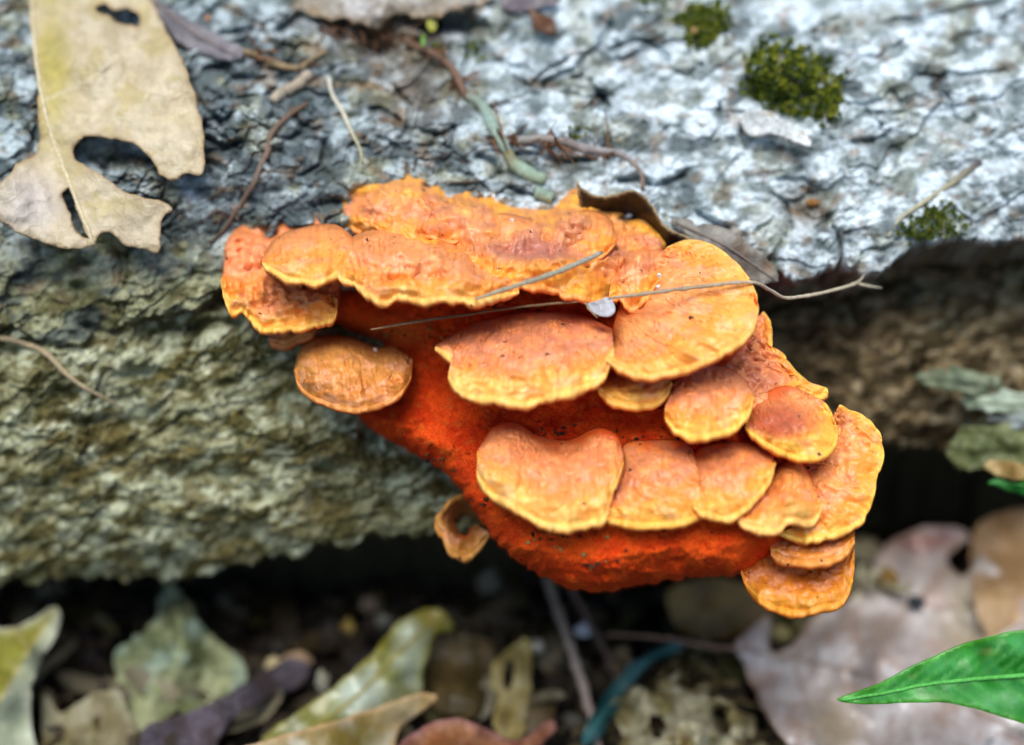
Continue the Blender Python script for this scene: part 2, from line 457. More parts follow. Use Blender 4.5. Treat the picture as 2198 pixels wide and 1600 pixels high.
# over the top and down the far side
back, backc = [], []
vt = (800 - Yg[-1]) * (DIST - Wg[-1]) / DIST / 100; wt = Wg[-1]
xt = (xs - 1099) * (DIST - wt) / DIST / 100
th0 = np.arcsin(np.clip((vt - LV) / LR, -1, 1))
for th in np.linspace(0, 1, 60)[1:]:
    a = th0 * (1 - th) + R(232) * th
    rr = LR + (1 - th) * (np.hypot(vt - LV, wt - LW) - LR) + 0.35 * fbm(xt / 1.5, a * 6, 4, 18)
    back.append(frame(xt, LV + rr * np.sin(a), LW + rr * np.cos(a)))
    backc.append(mix([.2, .21, .17], [.5, .53, .5], sstep(-.4, .5, fbm(xt / 2, a * 5, 4, 19))))
allv = np.concatenate([np.array(lip), front, np.array(back)])
allc = np.concatenate([np.array(lipc), Cg, np.array(backc)])
log = empty('fallen_log', P(1099, 900, -8) * np.array([1, 1, 0]))
tag(log, 'old fallen log crusted with pale lichen behind the orange fungus', 'log')
mesh('bark', allv.reshape(-1, 3), grid_faces(allv.shape[0], allv.shape[1]), M['bark'], log, allc.reshape(-1, 3))

# the wood under the torn bark, seen left below the fungus and in the hollow at the right
BOT = [(-9000, 1260), (-700, 1262), (0, 1252), (100, 1236), (200, 1232), (300, 1240), (420, 1226), (560, 1200), (700, 1168), (850, 1145), (940, 1138),
       (1100, 1120), (1500, 1060), (1800, 975), (1880, 945), (1960, 958), (2040, 968), (2120, 985), (2198, 1000), (2800, 1040), (9000, 1050)]
def core_fields(x, y):
    x = np.asarray(x, float); y = np.asarray(y, float)
    right = sstep(1000, 1600, x)
    wx = x + 15 * fbm(x / 90, y / 90, 4, 103); wy = y + 15 * fbm(x / 90 + 40, y / 90, 4, 104)
    smooth = sstep(-.35, .35, fbm(x / 190, y / 110, 3, 175))
    bl = np.interp(y, [350, 600, 720, 800, 950, 1100, 1200, 1300], [-4.6, -3.5, -3.2, -3.15, -3.5, -4.3, -5.3, -6.6])
    br = np.interp(y, [350, 600, 700, 850, 950, 1050], [-6.6, -6.9, -6.2, -5.9, -6.9, -8.6])
    d = bl * (1 - right) + br * right
    d = d + 0.38 * fbm(x / 260, y / 150, 3, 110) + 0.20 * fbm(x / 80, y / 55, 3, 111)
    ang = R(-24)
    ca, sa = math.cos(ang), math.sin(ang)
    u = wx * ca + wy * sa; vv = -wx * sa + wy * ca
    t1, e1 = flakes(u / 120, vv / 46, 141, .7, .6, .7, .6, .07, .35)
    t2, e2 = flakes(u / 42 + .3 * fbm(x / 40, y / 40, 2, 1), vv / 28, 142, .6, .7, .8, .6, .10, .3)
    t3, e3 = flakes(u / 18, vv / 14, 143, .6, .7, .7, .5, .15, .3)
    p1, k1 = flakes(u / 260, vv / 110, 145, .8, .45, .5, .5, .05, .5)
    d = d + .16 * p1 + .05 * fbm(x / 40, y / 34, 4, 146)
    d = d + (.06 + .11 * smooth) * t1 + (.02 + .09 * smooth + .05 * right) * t2 + (.02 + .04 * smooth) * t3 + 0.06 * fbm(u / 17, vv / 11, 3, 131)
    for cx, cy, rx, ry, dep in [(305, 795, 48, 24, .7), (150, 838, 34, 12, .45), (180, 905, 60, 12, .4), (440, 640, 50, 26, .6), (560, 690, 40, 20, .4),
                                (700, 1010, 16, 12, .4), (640, 1010, 22, 14, .35), (420, 705, 30, 12, .4), (790, 930, 26, 40, .6), (500, 700, 20, 14, .5),
                                (1700, 740, 60, 60, .5), (1750, 850, 70, 40, .5)]:
        m = (np.abs(x - cx) < 3 * rx) & (np.abs(y - cy) < 3 * ry)
        if m.any(): d[m] -= dep * np.exp(-(((wx[m] - cx) / rx) ** 2 + ((wy[m] - cy) / ry) ** 2) ** 1.6)
    a = fbm(x / 170, y / 90, 4, 150); b = fbm(u / 60, vv / 26, 4, 153); c = fbm(u / 26, vv / 12, 3, 156)
    olive = mix([.075, .068, .022], [.27, .265, .145], sstep(-.5, .5, b + .4 * c + .8 * (e2 - .5) + .5 * (e3 - .5)))
    pale = mix([.25, .26, .15], [.48, .505, .36], sstep(-.3, .5, c + b))
    col = mix(olive, pale, sstep(.15, .6, a + .4 * b + .9 * (e2 - .5) + .25) * .8)
    col = mix(col, [.13, .10, .03], sstep(.15, .5, fbm(u / 110, vv / 60, 4, 160)) * .7)
    rw = mix([.06, .042, .018], [.25, .18, .09], sstep(-.4, .5, b + .8 * (e2 - .5)))
    rw = mix(rw, [.48, .40, .25], sstep(.25, .55, .6 * c + .5 * b + .7 * (e3 - .5)) * .7 * sstep(1650, 1850, x))
    rw = mix(rw, [.20, .25, .17], sstep(.3, .7, a + .5 * c) * sstep(1900, 2150, x) * .8)
    col = mix(col, rw, right)
    return d, col
xs2 = np.r_[-5200, -4000, -3000, -2300, -1800, -1400, -1100, -900, np.arange(-700, -90, 22), np.arange(-80, 1180, STEP), np.arange(1180, 1560, 8),
            np.arange(1560, 2280, STEP * 1.2), np.arange(2290, 2900, 22), 3000, 3200, 3500, 3900, 4400, 5200, 6400]
b_ = np.array(BOT, float)
yb = np.interp(xs2, b_[:, 0], b_[:, 1]) + 20 * fbm(xs2 / 60, xs2 * 0 + 1.3, 4, 112)
yt = np.minimum(edge_y(xs2) - 70, 560)
NR2 = 230
q = np.linspace(0, 1, NR2)[:, None]
Yc = yt[None] * (1 - q) + yb[None] * q
Xc = np.broadcast_to(xs2, Yc.shape)
Wc, Cc = core_fields(Xc, Yc)
fr = P(Xc, Yc, Wc)
und, undc = [], []
xw = (xs2 - 1099) * (DIST - Wc[-1]) / DIST / 100
vy = (800 - yb) * (DIST - Wc[-1]) / DIST / 100
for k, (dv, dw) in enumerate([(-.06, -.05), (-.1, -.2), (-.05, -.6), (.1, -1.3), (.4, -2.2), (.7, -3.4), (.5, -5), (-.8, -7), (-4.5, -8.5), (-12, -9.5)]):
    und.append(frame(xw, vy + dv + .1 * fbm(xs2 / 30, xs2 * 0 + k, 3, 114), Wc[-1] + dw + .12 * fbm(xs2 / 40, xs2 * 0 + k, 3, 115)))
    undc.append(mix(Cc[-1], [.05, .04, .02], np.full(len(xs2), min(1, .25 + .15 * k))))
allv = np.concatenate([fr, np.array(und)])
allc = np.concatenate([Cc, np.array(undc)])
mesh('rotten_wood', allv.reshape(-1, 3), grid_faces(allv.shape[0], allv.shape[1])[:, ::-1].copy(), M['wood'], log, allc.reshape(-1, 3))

def surf(px, py, smooth=9):
    """w of the log's visible surface at photo pixels (local maximum, so things lie on it)"""
    px = np.atleast_1d(np.asarray(px, float)); py = np.atleast_1d(np.asarray(py, float))
    o = np.array([-smooth, 0, smooth]) if smooth else np.array([0.])
    X = (px[:, None, None] + o[None, :, None] + 0 * o[None, None, :]).ravel(); Y = (py[:, None, None] + o[None, None, :] + 0 * o[None, :, None]).ravel()
    wz = np.where(Y < edge_y(X), bark_fields(X, Y)[0], core_fields(X, Y)[0])
    r = wz.reshape(len(px), -1).max(1)
    return r if len(r) > 1 else float(r[0])

# ------------------------------------------------------------------ sheets cut to an outline (leaves, flakes)
def outline(pts, step, rag=0.0, seed=0, sharp=False):
    p = np.array(pts, float)
    per = np.linalg.norm(np.diff(np.vstack([p, p[:1]]), axis=0), axis=1).sum()
    n = max(len(pts), int(per / step))
    o = spline(pts, n, closed=True)
    if rag:
        t = np.arange(n) * step
        o[:, 0] += rag * fbm(t / (5 * step), t * 0 + seed, 3, seed + 1); o[:, 1] += rag * fbm(t / (5 * step), t * 0 + seed + 50, 3, seed + 2)
    return o

def sheet(name, pts, wfun, cfun, mat, thick=0.03, step=8, holes=(), rag=0.0, parent=None, seed=0, side=None, backw=None):
    """a thin solid cut to an outline in photo pixels, bent by wfun(px,py) in cm"""
    loops = [outline(pts, step, rag, seed)] + [outline(h, step * .6, rag * .6, seed + 5) for h in holes]
    rng = np.random.RandomState(seed + 3)
    o = loops[0]
    x0, y0 = o.min(0); x1, y1 = o.max(0)
    GX, GY = np.meshgrid(np.arange(x0, x1, step), np.arange(y0, y1, step * .87))
    GX = GX + (np.arange(GX.shape[0]) % 2)[:, None] * step / 2
    g = np.stack([GX.ravel(), GY.ravel()], 1) + rng.uniform(-.18, .18, (GX.size, 2)) * step
    keep = inside(g[:, 0], g[:, 1], o)
    for h in loops[1:]: keep &= ~inside(g[:, 0], g[:, 1], h)
    for l in loops:
        d, _ = seg_dist(g[:, 0], g[:, 1], list(l) + [l[0]])
        keep &= d > step * .45
    g = g[keep]
    v2, edges, k = [], [], 0
    for l in loops:
        n = len(l); v2 += [Vector(p) for p in l]; edges += [(k + i, k + (i + 1) % n) for i in range(n)]; k += n
    v2 += [Vector(p) for p in g]
    V, E, F, *_ = delaunay_2d_cdt(v2, edges, [], 0, 1e-4)
    V = np.array([tuple(v) for v in V]); F = np.array([f for f in F if len(f) == 3])
    c = V[F].mean(1)
    keep = inside(c[:, 0], c[:, 1], o)
    for h in loops[1:]: keep &= ~inside(c[:, 0], c[:, 1], h)
    F = F[keep]
    # orient towards the viewer (image y is down)
    a, b, d = V[F[:, 0]], V[F[:, 1]], V[F[:, 2]]
    cr = (b[:, 0] - a[:, 0]) * (d[:, 1] - a[:, 1]) - (b[:, 1] - a[:, 1]) * (d[:, 0] - a[:, 0])
    F[cr > 0] = F[cr > 0][:, ::-1]
    x, y = V[:, 0], V[:, 1]
    dist = np.full(len(x), 1e9)
    for l in loops: dist = np.minimum(dist, seg_dist(x, y, list(l) + [l[0]])[0])
    wz = wfun(x, y, dist)
    top = P(x, y, wz)
    if backw is None:
        # offset along the real normal
        nv = np.zeros_like(top)
        fn = np.cross(top[F[:, 1]] - top[F[:, 0]], top[F[:, 2]] - top[F[:, 0]])
        for i in range(3): np.add.at(nv, F[:, i], fn)
        nv /= np.linalg.norm(nv, axis=1)[:, None] + 1e-9
        bot = top - nv * thick
    else:
        bot = P(x, y, np.full(len(x), backw))
    n = len(x)
    faces = [tuple(f) for f in F] + [tuple(f[::-1] + n) for f in F]
    cnt = {}
    for f in F:
        for i in range(3): cnt[(f[i], f[(i + 1) % 3])] = 1
    for (i, j) in cnt:
        if (j, i) not in cnt: faces.append((j, i, i + n, j + n))
    col = cfun(x, y, dist); col = np.broadcast_to(col, (n, 3))
    bc = col * .85 if side is None else np.broadcast_to(np.array(side, float), (n, 3))
    return mesh(name, np.vstack([top, bot]), faces, mat, parent, np.vstack([col, bc]))

def tube(name, pts, rad, mat, col, parent=None, seg=8, knot=0.28, seed=0, res=None, flat=1.0):
    """tapered bent stem: pts = (px,py,w) ; rad = list of radii (cm) along it"""
    p = np.array(pts, float)
    L = np.linalg.norm(np.diff(p[:, :2], axis=0), axis=1).sum()
    n = res or max(6, int(L / 9))
    c = spline(p, n)
    t = np.linspace(0, 1, n)
    r = np.interp(t, np.linspace(0, 1, len(rad)), rad)
    r = r * (1 + knot * fbm(t * L / 22, t * 0 + seed, 3, seed))
    W = P(c[:, 0], c[:, 1], c[:, 2])
    W = W + .25 * r[:, None] * np.stack([fbm(t * L / 40, t * 0 + 3 * k, 2, seed + k) for k in range(3)], 1)
    T = np.gradient(W, axis=0); T /= np.linalg.norm(T, axis=1)[:, None] + 1e-9
    A = np.cross(T, -fwd); A /= np.linalg.norm(A, axis=1)[:, None] + 1e-9
    B = np.cross(T, A)
    an = np.linspace(0, 2 * np.pi, seg, endpoint=False)
    rr = r[:, None] * (1 + knot * .5 * noise(an[None] * 2 + t[:, None] * 0, t[:, None] * L / 12, seed + 7))
    V = W[:, None] + (np.cos(an)[None, :, None] * A[:, None] + np.sin(an)[None, :, None] * flat * B[:, None]) * rr[..., None]
    V = V.reshape(-1, 3)
    f = [tuple(x) for x in grid_faces(n, seg, True)]
    f += [tuple(range(seg))[::-1], tuple((n - 1) * seg + i for i in range(seg))]
    colr = np.array(col, float)
    if colr.ndim == 2:
        cc = np.stack([np.interp(t, np.linspace(0, 1, len(colr)), colr[:, k]) for k in range(3)], 1)
        cc = np.repeat(cc, seg, 0)
    else: cc = np.broadcast_to(colr, (len(V), 3))
    return mesh(name, V, f, mat, parent, cc)

# ------------------------------------------------------------------ the bracket fungus
PINK = np.array([.96, .325, .115]); ORANGE = np.array([.97, .355, .045]); YELLOW = np.array([.97, .52, .085]); RED = np.array([.58, .06, .007]); DUSTY = np.array([.42, .15, .10])
fungus = empty('bracket_fungus', P(1250, 1250, -2.5))
tag(fungus, 'large orange bracket fungus in tiers on the log', 'fungus')

def cap(name, B, F, wb, wf, seed=0, thick=0.18, rag=5, curve=0.85, lump=0.06, wrinkle=0.05, rim=0.86, tone=0.0, centre=None, dusty=0.0,
        parent=None, cup=0.0, pal=None, under=None, droop=0.42, ridges=0.012, backrim=0.0, folds=None, dome=0.10, spots=(), ruck=(), fuse=True, rimb=0.07):
    lenF = np.linalg.norm(np.diff(np.array(F, float)[:, :2], axis=0), axis=1).sum()
    ns = max(24, int(lenF / 3.2))
    Bp = spline(B, ns); Fp = spline(F, ns)
    hgt = np.linalg.norm(Fp - Bp, axis=1).max()
    nt_ = max(16, int(hgt / 3.0))
    s = np.linspace(0, 1, ns); al = s * lenF
    # torn, scalloped margin
    dirv = Fp - Bp; dl = np.linalg.norm(dirv, axis=1)[:, None] + 1e-6; dirv = dirv / dl
    taper = sstep(0, .06, s) * sstep(0, .06, 1 - s)
    off = rag * (1.1 * fbm(al / 60, al * 0 + seed, 3, seed) + (.8 if rag > 5 else .2) * np.minimum(0, fbm(al / 16, al * 0 + seed + 4, 3, seed + 1)))
    Fp = Fp + dirv * (off * taper)[:, None]
    t = np.linspace(0, 1, nt_)
    S, T = np.meshgrid(s, t)
    px = Bp[None, :, 0] * (1 - T) + Fp[None, :, 0] * T
    py = Bp[None, :, 1] * (1 - T) + Fp[None, :, 1] * T
    wb_ = np.interp(s, np.linspace(0, 1, np.size(wb)), np.atleast_1d(wb)); wf_ = np.interp(s, np.linspace(0, 1, np.size(wf)), np.atleast_1d(wf))
    g = np.sin(np.pi / 2 * T) ** curve
    g = g - cup * np.sin(np.pi * T) ** 1.5
    wz = wb_[None] * (1 - g) + wf_[None] * g
    wz = wz + T ** 2 * .22 * fbm(S * lenF / 75, T * .3, 3, seed + 60) * sstep(0, .1, S) * sstep(0, .1, 1 - S)
    wz = wz + dome * np.sin(np.pi * S) ** .8 * np.sin(np.pi * np.clip(T * .85 + .05, 0, 1))
    AL = S * lenF; TL = T * hgt
    soft = np.sin(np.pi * np.clip(T, 0, 1)) ** .5
    rw = fbm(AL / 30 + 1.2 * fbm(px / 60, py / 60, 2, seed), TL / 150, 3, seed + 10) * (1 - .75 * sstep(.7, .95, T))            # radial folds
    cr = fbm(AL / 140, TL / 12 + 1.5 * fbm(AL / 70, TL / 60, 2, seed + 12), 2, seed + 13) * sstep(.25, .6, T)          # growth rings near the margin
    lp = fbm(px / 75, py / 55, 3, seed + 14)
    wart = worley(px / 30 + lp, py / 24, seed + 3)[0]
    q1 = fbm(AL / 34 + 1.0 * fbm(px / 50, py / 50, 2, seed + 7), TL / 170, 3, seed + 8)
    crease = np.clip(1 - np.abs(q1) / .16, 0, 1) ** 2 * sstep(.03, .15, T) * (1 - sstep(.6, .86, T + .2 * lp)) * sstep(-.25, .25, fbm(px / 60, py / 45, 2, seed + 9))
    pit = np.clip(1 - worley(px / 24 + 2 * lp, py / 18, seed + 5)[0] / .28, 0, 1) * sstep(.1, .4, fbm(px / 50, py / 40, 2, seed + 6))
    disp = -wrinkle * 1.5 * crease - .10 * pit * (1 - sstep(.7, .9, T)) + .022 * fbm(px / 22, py / 17, 3, seed + 19)
    disp = disp + wrinkle * 1.25 * rw * (.35 + .65 * T) + ridges * cr * .6 + lump * 1.6 * lp + lump * .6 * (.55 - wart) * (1 - .6 * T) + .012 * fbm(px / 9, py / 9, 3, seed + 16)
    disp = disp + rimb * np.sin(np.pi * np.clip((T - .62) / .38, 0, 1)) * (.6 + .6 * fbm(AL / 60, AL * 0, 2, seed + 18))      # a soft swollen rim
    if folds is not None:
        for (fx, fy, rx, ry, amp) in folds:
            qd = ((px - fx) / rx) ** 2 + ((py - fy) / ry) ** 2
            disp = disp + amp * np.exp(-qd ** 1.5)
    for (fx, fy, rx, ry, amp, per) in ruck:       # puckered, wrinkled patches
        m_ = np.exp(-(((px - fx) / rx) ** 2 + ((py - fy) / ry) ** 2) ** 1.5)
        disp = disp + m_ * amp * np.sin((px + .5 * (py - fy)) / per + 3.5 * fbm(px / 45, py / 30, 3, seed + 50))
    for (fx, fy, rx, ry) in spots:                # small bored holes as shallow dents, their dark inside painted below
        disp = disp - .06 * np.exp(-((((px + 3 * noise(py / 5, px / 5, 3) - fx) / rx) ** 2 + ((py - fy) / ry) ** 2)) ** 2)
    disp = disp * (.15 + .85 * sstep(0, .16, T))
    edge_taper = sstep(0, .03, S) * sstep(0, .03, 1 - S)
    wz = wz + disp * (.3 + .7 * edge_taper)
    py2 = py - disp * 22 * soft
    top = P(px, py2, wz)
    # colours that belong to the flesh: yellow growing rim, orange, salmon centre
    p0, p1, p2 = (PINK, ORANGE, YELLOW) if pal is None else [np.array(c) for c in pal]
    vr = np.random.RandomState(seed); br_ = vr.uniform(.93, 1.03)
    p0 = p0 * br_ * np.array([1, vr.uniform(.97, 1.16), vr.uniform(.7, 1.15)]); p1 = p1 * br_ * np.array([1, vr.uniform(.9, 1.1), 1]); p2 = p2 * np.array([1, vr.uniform(.9, 1.1), vr.uniform(.8, 1.8)])
    rim = rim + vr.uniform(.0, .09) if rim < 1 else rim
    nn = fbm(px / 60, py / 40, 4, seed + 20); st = fbm(AL / 7.5 + .8 * noise(px / 40, py / 40, seed), TL / 170, 3, seed + 22)
    tt = T + .10 * nn + .05 * st + .03 * cr
    col = mix(p0, p1, sstep(.42 - tone, .85 - tone, tt))
    rv = rim + .07 * fbm(AL / 110, AL * 0, 3, seed + 21)
    col = mix(col, p2, sstep(rv - .22, rv + .08, T + .09 * nn + .015 * st) * (.55 + .45 * np.clip(nn * 1.2 + .5, 0, 1)))
    col = mix(col, col * np.array([.78, .66, .58]), sstep(.0, .5, st) * .75 * (1 - .75 * sstep(rim - .2, rim, T)) * sstep(-.5, .2, fbm(px / 70, py / 60, 2, seed + 23)))
    col = mix(col, [.80, .36, .20], sstep(.1, .5, fbm(px / 40, py / 25, 3, seed + 24)) * .5 * sstep(.15, .4, T) * (1 - sstep(.6, .8, T)))
    fib = sstep(.18, .42, noise(AL / 5.5 + 1.5 * noise(px / 30, py / 30, seed), TL / 70, seed + 40)) * sstep(.02, .12, T) * (1 - sstep(.35, .62, T + .25 * nn))
    col = mix(col, [.34, .10, .035], fib * (.22 + .4 * dusty) * sstep(-.2, .4, nn))
    col = mix(col, [.44, .15, .04], sstep(.26, .02, T + .10 * nn) * (.0 if backrim else .6))
    col = mix(col, col * np.array([.86, .70, .6]), sstep(.15, .45, fbm(AL / 9, TL / 40, 3, seed + 42)) * .45)
    col = mix(col, [.36, .11, .035], np.clip(crease * .4 + pit * .4, 0, 1))
    col = mix(col, [.50, .17, .07], sstep(.2, .55, fbm(px / 75, py / 50, 4, seed + 44)) * (.28 if pal is None else .08) * (1 - sstep(.6, .85, T)))
    col = mix(col, [.97, .50, .30], sstep(.2, .5, fbm(px / 55, py / 40, 3, seed + 45)) * .3 * sstep(.2, .5, T))
    if backrim:
        col = mix(col, mix(p1, p2, .35 * np.ones(T.shape)), sstep(backrim + .07, backrim - .07, T + .12 * nn))
    if fuse and not backrim:
        col = mix(col, RED * np.array([1.2, 1.6, 1.5]), sstep(.17, .0, T + .09 * nn + .05 * st) * .9)
    if dusty:
        col = mix(col, DUSTY * (1 + .4 * st[..., None]), dusty * sstep(.0, .4, fbm(px / 50, py / 30, 3, seed + 26) + .25) * (1 - sstep(.35, .75, T)))
    for (fx, fy, rx, ry, amp, per) in ruck:
        col = mix(col, [.42, .14, .10], np.exp(-(((px - fx) / rx) ** 2 + ((py - fy) / ry) ** 2) ** 1.5) * (.35 + .3 * np.clip(fbm(px / 14, py / 20, 3, seed + 52) + .3, 0, 1)))
    for (fx, fy, rx, ry) in spots:  # near-black tint stands for the shade inside the holes
        col = mix(col, [.02, .008, .004], np.exp(-((((px + 3 * noise(py / 5, px / 5, 3) - fx) / rx) ** 2 + ((py - fy) / ry) ** 2)) ** 2) * .95)
    if centre is not None:
        (cx, cy, rx, ry), cc = centre
        col = mix(col, cc, np.exp(-(((px - cx) / rx) ** 2 + ((py - cy) / ry) ** 2) ** 2) * .85)
    # rounded margin, then the red pore side running back under the cap
    rows = [top]; cols = [col]
    ucol = RED if under is None else np.array(under)
    k = (DIST - wz[-1]) / DIST / 100
    xF = (px[-1] - 1099) * k; vF = (800 - py2[-1]) * k; wF = wz[-1]
    th = thick * (.5 + .5 * taper) * (1 + .3 * fbm(al / 40, al * 0, 2, seed + 30))
    for a in (25, 55, 90, 130, 165):
        a_ = R(a)
        rows.append(frame(xF, vF - th / 2 * (1 - math.cos(a_)), wF + th * .42 * math.sin(a_) - (th * .25 if a > 140 else 0))[None])
        cols.append(mix(p2 if rim < 1 else p0 * .5 + p1 * .5, ucol, np.full(ns, sstep(80, 160, a)))[None])
    inn = frame((Bp[:, 0] - 1099) * (DIST - wb_) / DIST / 100, 0 * s, wb_)
    for q_ in (.06, .15, .3, .5, .75, 1.0):
        dw = (wF - np.minimum(wb_, wF - .3)) * q_
        xx = xF * (1 - q_ * .85) + (Bp[:, 0] - 1099) * (DIST - wb_) / DIST / 100 * q_ * .85
        vv = vF - th + droop * dw - .05 * fbm(al / 30, al * 0 + q_ * 4, 3, seed + 31)
        vB = (800 - Bp[:, 1]) * (DIST - wb_) / DIST / 100
        vv = np.minimum(vv, vF * (1 - q_) + vB * q_ - th * (.8 + q_))
        rows.append(frame(xx, vv, wF - dw - th * .9 * min(1, q_ * 4))[None]); cols.append((np.broadcast_to(ucol, (ns, 3)) * (1 + .25 * fbm(al / 14, al * 0 + q_ * 9, 3, seed)[:, None]))[None])
    V = np.concatenate(rows); C = np.concatenate(cols)
    f = grid_faces(V.shape[0], V.shape[1])
    f = np.vstack([f, np.stack([np.arange(ns - 1) + (V.shape[0] - 1) * ns, np.arange(1, ns) + (V.shape[0] - 1) * ns, np.arange(1, ns), np.arange(ns - 1)], 1)])
    f = f[:, ::-1].copy()
    return mesh(name, V.reshape(-1, 3), f, M['cap'], parent or fungus, C.reshape(-1, 3))

# the red pore mass between the tiers
BODY = [(660, 640), (700, 590), (760, 580), (1000, 590), (1330, 590), (1430, 690), (1600, 740), (1690, 860), (1760, 1000), (1740, 1110), (1660, 1185), (1590, 1232),
        (1480, 1240), (1390, 1254), (1300, 1270), (1230, 1265), (1150, 1228), (1080, 1180), (1020, 1100), (960, 1020), (880, 970), (800, 925), (772, 885),
        (840, 850), (860, 790), (780, 730), (700, 705)]
def body_w(x, y, d):
    yy = y + 26 * fbm(x / 120, y / 90, 3, 200)
    wz = np.interp(yy, [580, 650, 700, 760, 850, 900, 940, 1000, 1120, 1180, 1250, 1280], [-1.8, -1.7, -1.5, -1.3, -1.0, -.8, -.5, -.1, .6, .85, .55, .1])
    wz = wz - np.interp(x, [660, 800, 1000, 1200, 1700], [1.5, 1.0, .45, 0, 0])
    e = np.clip(d / 70, 0, 1)
    wz = wz - 1.5 * (1 - np.sqrt(1 - (1 - e) ** 2)) 
    f1, f2, _ = worley(x / 26 + fbm(x / 30, y / 30, 2, 3), y / 22, 21)
    h1 = worley(x / 13, y / 11, 22)[0]
    return wz + .12 * fbm(x / 50, y / 36, 4, 201) + .07 * (.6 - f1) + .06 * (.5 - h1) + .04 * fbm(x / 10, y / 9, 2, 203)
def body_c(x, y, d):
    n = fbm(x / 70, y / 50, 4, 210)
    k_ = sstep(-.4, .5, n + .5 * fbm(x / 14, y / 12, 2, 214))
    c = mix(mix([.66, .042, .004], [.86, .085, .008], k_), mix([.78, .062, .006], [.92, .105, .009], k_), sstep(900, 1080, y))  # upper mass tinted darker and redder for the shade between the tiers
    c = mix(c, [.62, .20, .03], sstep(.35, .7, fbm(x / 28, y / 20, 3, 212)) * .3 * (1 - sstep(940, 1020, y)))
    c = mix(c, [.60, .20, .03], np.exp(-((x - 860) / 80) ** 2 - ((y - 715) / 30) ** 2) * .5)
    return c
sheet('pore_surface', BODY, body_w, body_c, M['pore'], step=4.6, rag=5, parent=fungus, seed=4, backw=-5.2, side=(.3, .04, .006))

cap('cap', [(733, 470), (732, 430), (745, 405), (775, 383), (820, 368), (900, 366), (938, 376), (955, 388), (1000, 390), (1050, 402), (1090, 424), (1140, 434), (1180, 442),
            (1208, 416), (1245, 404), (1292, 430), (1335, 452), (1348, 472), (1385, 470), (1412, 492), (1432, 522), (1424, 548)],
    [(735, 478), (780, 500), (850, 540), (930, 575), (1010, 600), (1090, 612), (1160, 612), (1200, 624), (1245, 634), (1292, 640), (1318, 626), (1322, 600), (1350, 585), (1400, 565), (1422, 550)],
    [-2.9, -3.1, -3.1, -3.0, -2.8, -2.2], [-2.7, -1.0, -.4, .1, .2, -1.2, -2.0], seed=31, rag=9, lump=.19, wrinkle=.09, rim=.95, tone=.05, dusty=.45, curve=1.0, backrim=.27, spots=[(916, 398, 11, 6), (910, 411, 4, 4), (1320, 532, 9, 11), (1336, 470, 12, 8)], ruck=[(1160, 556, 110, 24, .05, 7), (1020, 535, 50, 16, .035, 7), (1330, 560, 40, 24, .06, 8)],
    folds=[(850, 440, 50, 30, .22), (950, 455, 60, 30, .25), (1040, 480, 50, 26, .2), (1130, 500, 60, 24, .22), (1250, 480, 50, 30, .25), (1370, 535, 40, 30, .25), (900, 400, 60, 18, .12), (1220, 560, 50, 16, .15), (1000, 520, 60, 14, -.12), (1170, 545, 90, 14, -.14)],
    centre=((1150, 535, 110, 26), [.46, .17, .12]))
cap('cap', [(802, 478), (812, 438), (845, 420), (880, 424), (898, 455)], [(802, 482), (825, 494), (862, 496), (897, 468)], [-2.2, -2.3, -2.1], [-1.5, -1.3, -1.6], seed=151, fuse=False, rag=3, lump=.08, rim=1.1, thick=.1)
cap('cap', [(886, 486), (898, 446), (948, 432), (1000, 444), (1018, 478)], [(886, 492), (925, 508), (978, 514), (1017, 494)], [-1.9, -2.0, -1.8], [-1.2, -.95, -1.1], seed=153, fuse=False, rag=4, lump=.1, rim=1.1, thick=.1, dusty=.5, ruck=[(930, 496, 44, 14, .05, 6)])
cap('cap', [(1020, 492), (1050, 462), (1110, 462), (1170, 486), (1200, 516)], [(1020, 500), (1060, 524), (1130, 536), (1200, 528)], [-1.6, -1.8, -1.6], [-1.0, -.75, -.95], seed=157, fuse=False, rag=4, lump=.1, rim=1.1, thick=.1, ruck=[(1130, 522, 70, 16, .05, 7)])
cap('cap', [(1198, 520), (1215, 470), (1260, 450), (1310, 470), (1322, 505)], [(1198, 528), (1230, 552), (1280, 556), (1322, 520)], [-1.9, -2.0, -1.9], [-1.0, -.85, -1.2], seed=163, fuse=False, rag=5, lump=.1, rim=1.1, thick=.1, tone=.2)
cap('cap', [(1318, 560), (1345, 528), (1385, 522), (1424, 536), (1436, 560)], [(1306, 640), (1330, 640), (1352, 656), (1385, 640), (1405, 610), (1440, 580)],
    [-1.8, -2.0, -1.7], [-.4, -.3, -.6, -1.0], seed=149, rag=8, lump=.2, wrinkle=.1, rim=1.1, dusty=.3,
    folds=[(1360, 560, 26, 20, .25), (1340, 610, 22, 20, .2), (1392, 590, 22, 22, .25)])
cap('cap', [(715, 574), (735, 525), (790, 494), (870, 490), (950, 512), (1040, 556), (1110, 600)],
    [(714, 578), (728, 588), (762, 606), (792, 634), (830, 645), (848, 630), (872, 632), (905, 640), (960, 638), (1012, 642), (1060, 640), (1114, 624)],
    [-1.4, -1.5, -1.5, -1.0, -.5], [.1, .6, .8, .8, .4], seed=47, fuse=False, rag=7, lump=.17, wrinkle=.1, rim=.93, curve=.8, folds=[(900, 560, 110, 26, .22), (770, 545, 36, 26, .18), (1000, 605, 60, 16, .15), (840, 600, 40, 14, -.12)])
cap('cap', [(562, 556), (590, 512), (650, 488), (720, 482), (770, 520)], [(563, 560), (578, 576), (618, 592), (660, 602), (690, 597), (722, 584), (768, 570)],
    [-1.5, -1.7, -1.7, -1.3], [-.1, .3, .3, -.2], seed=53, fuse=False, rag=4, lump=.07, tone=.2, rim=.92)
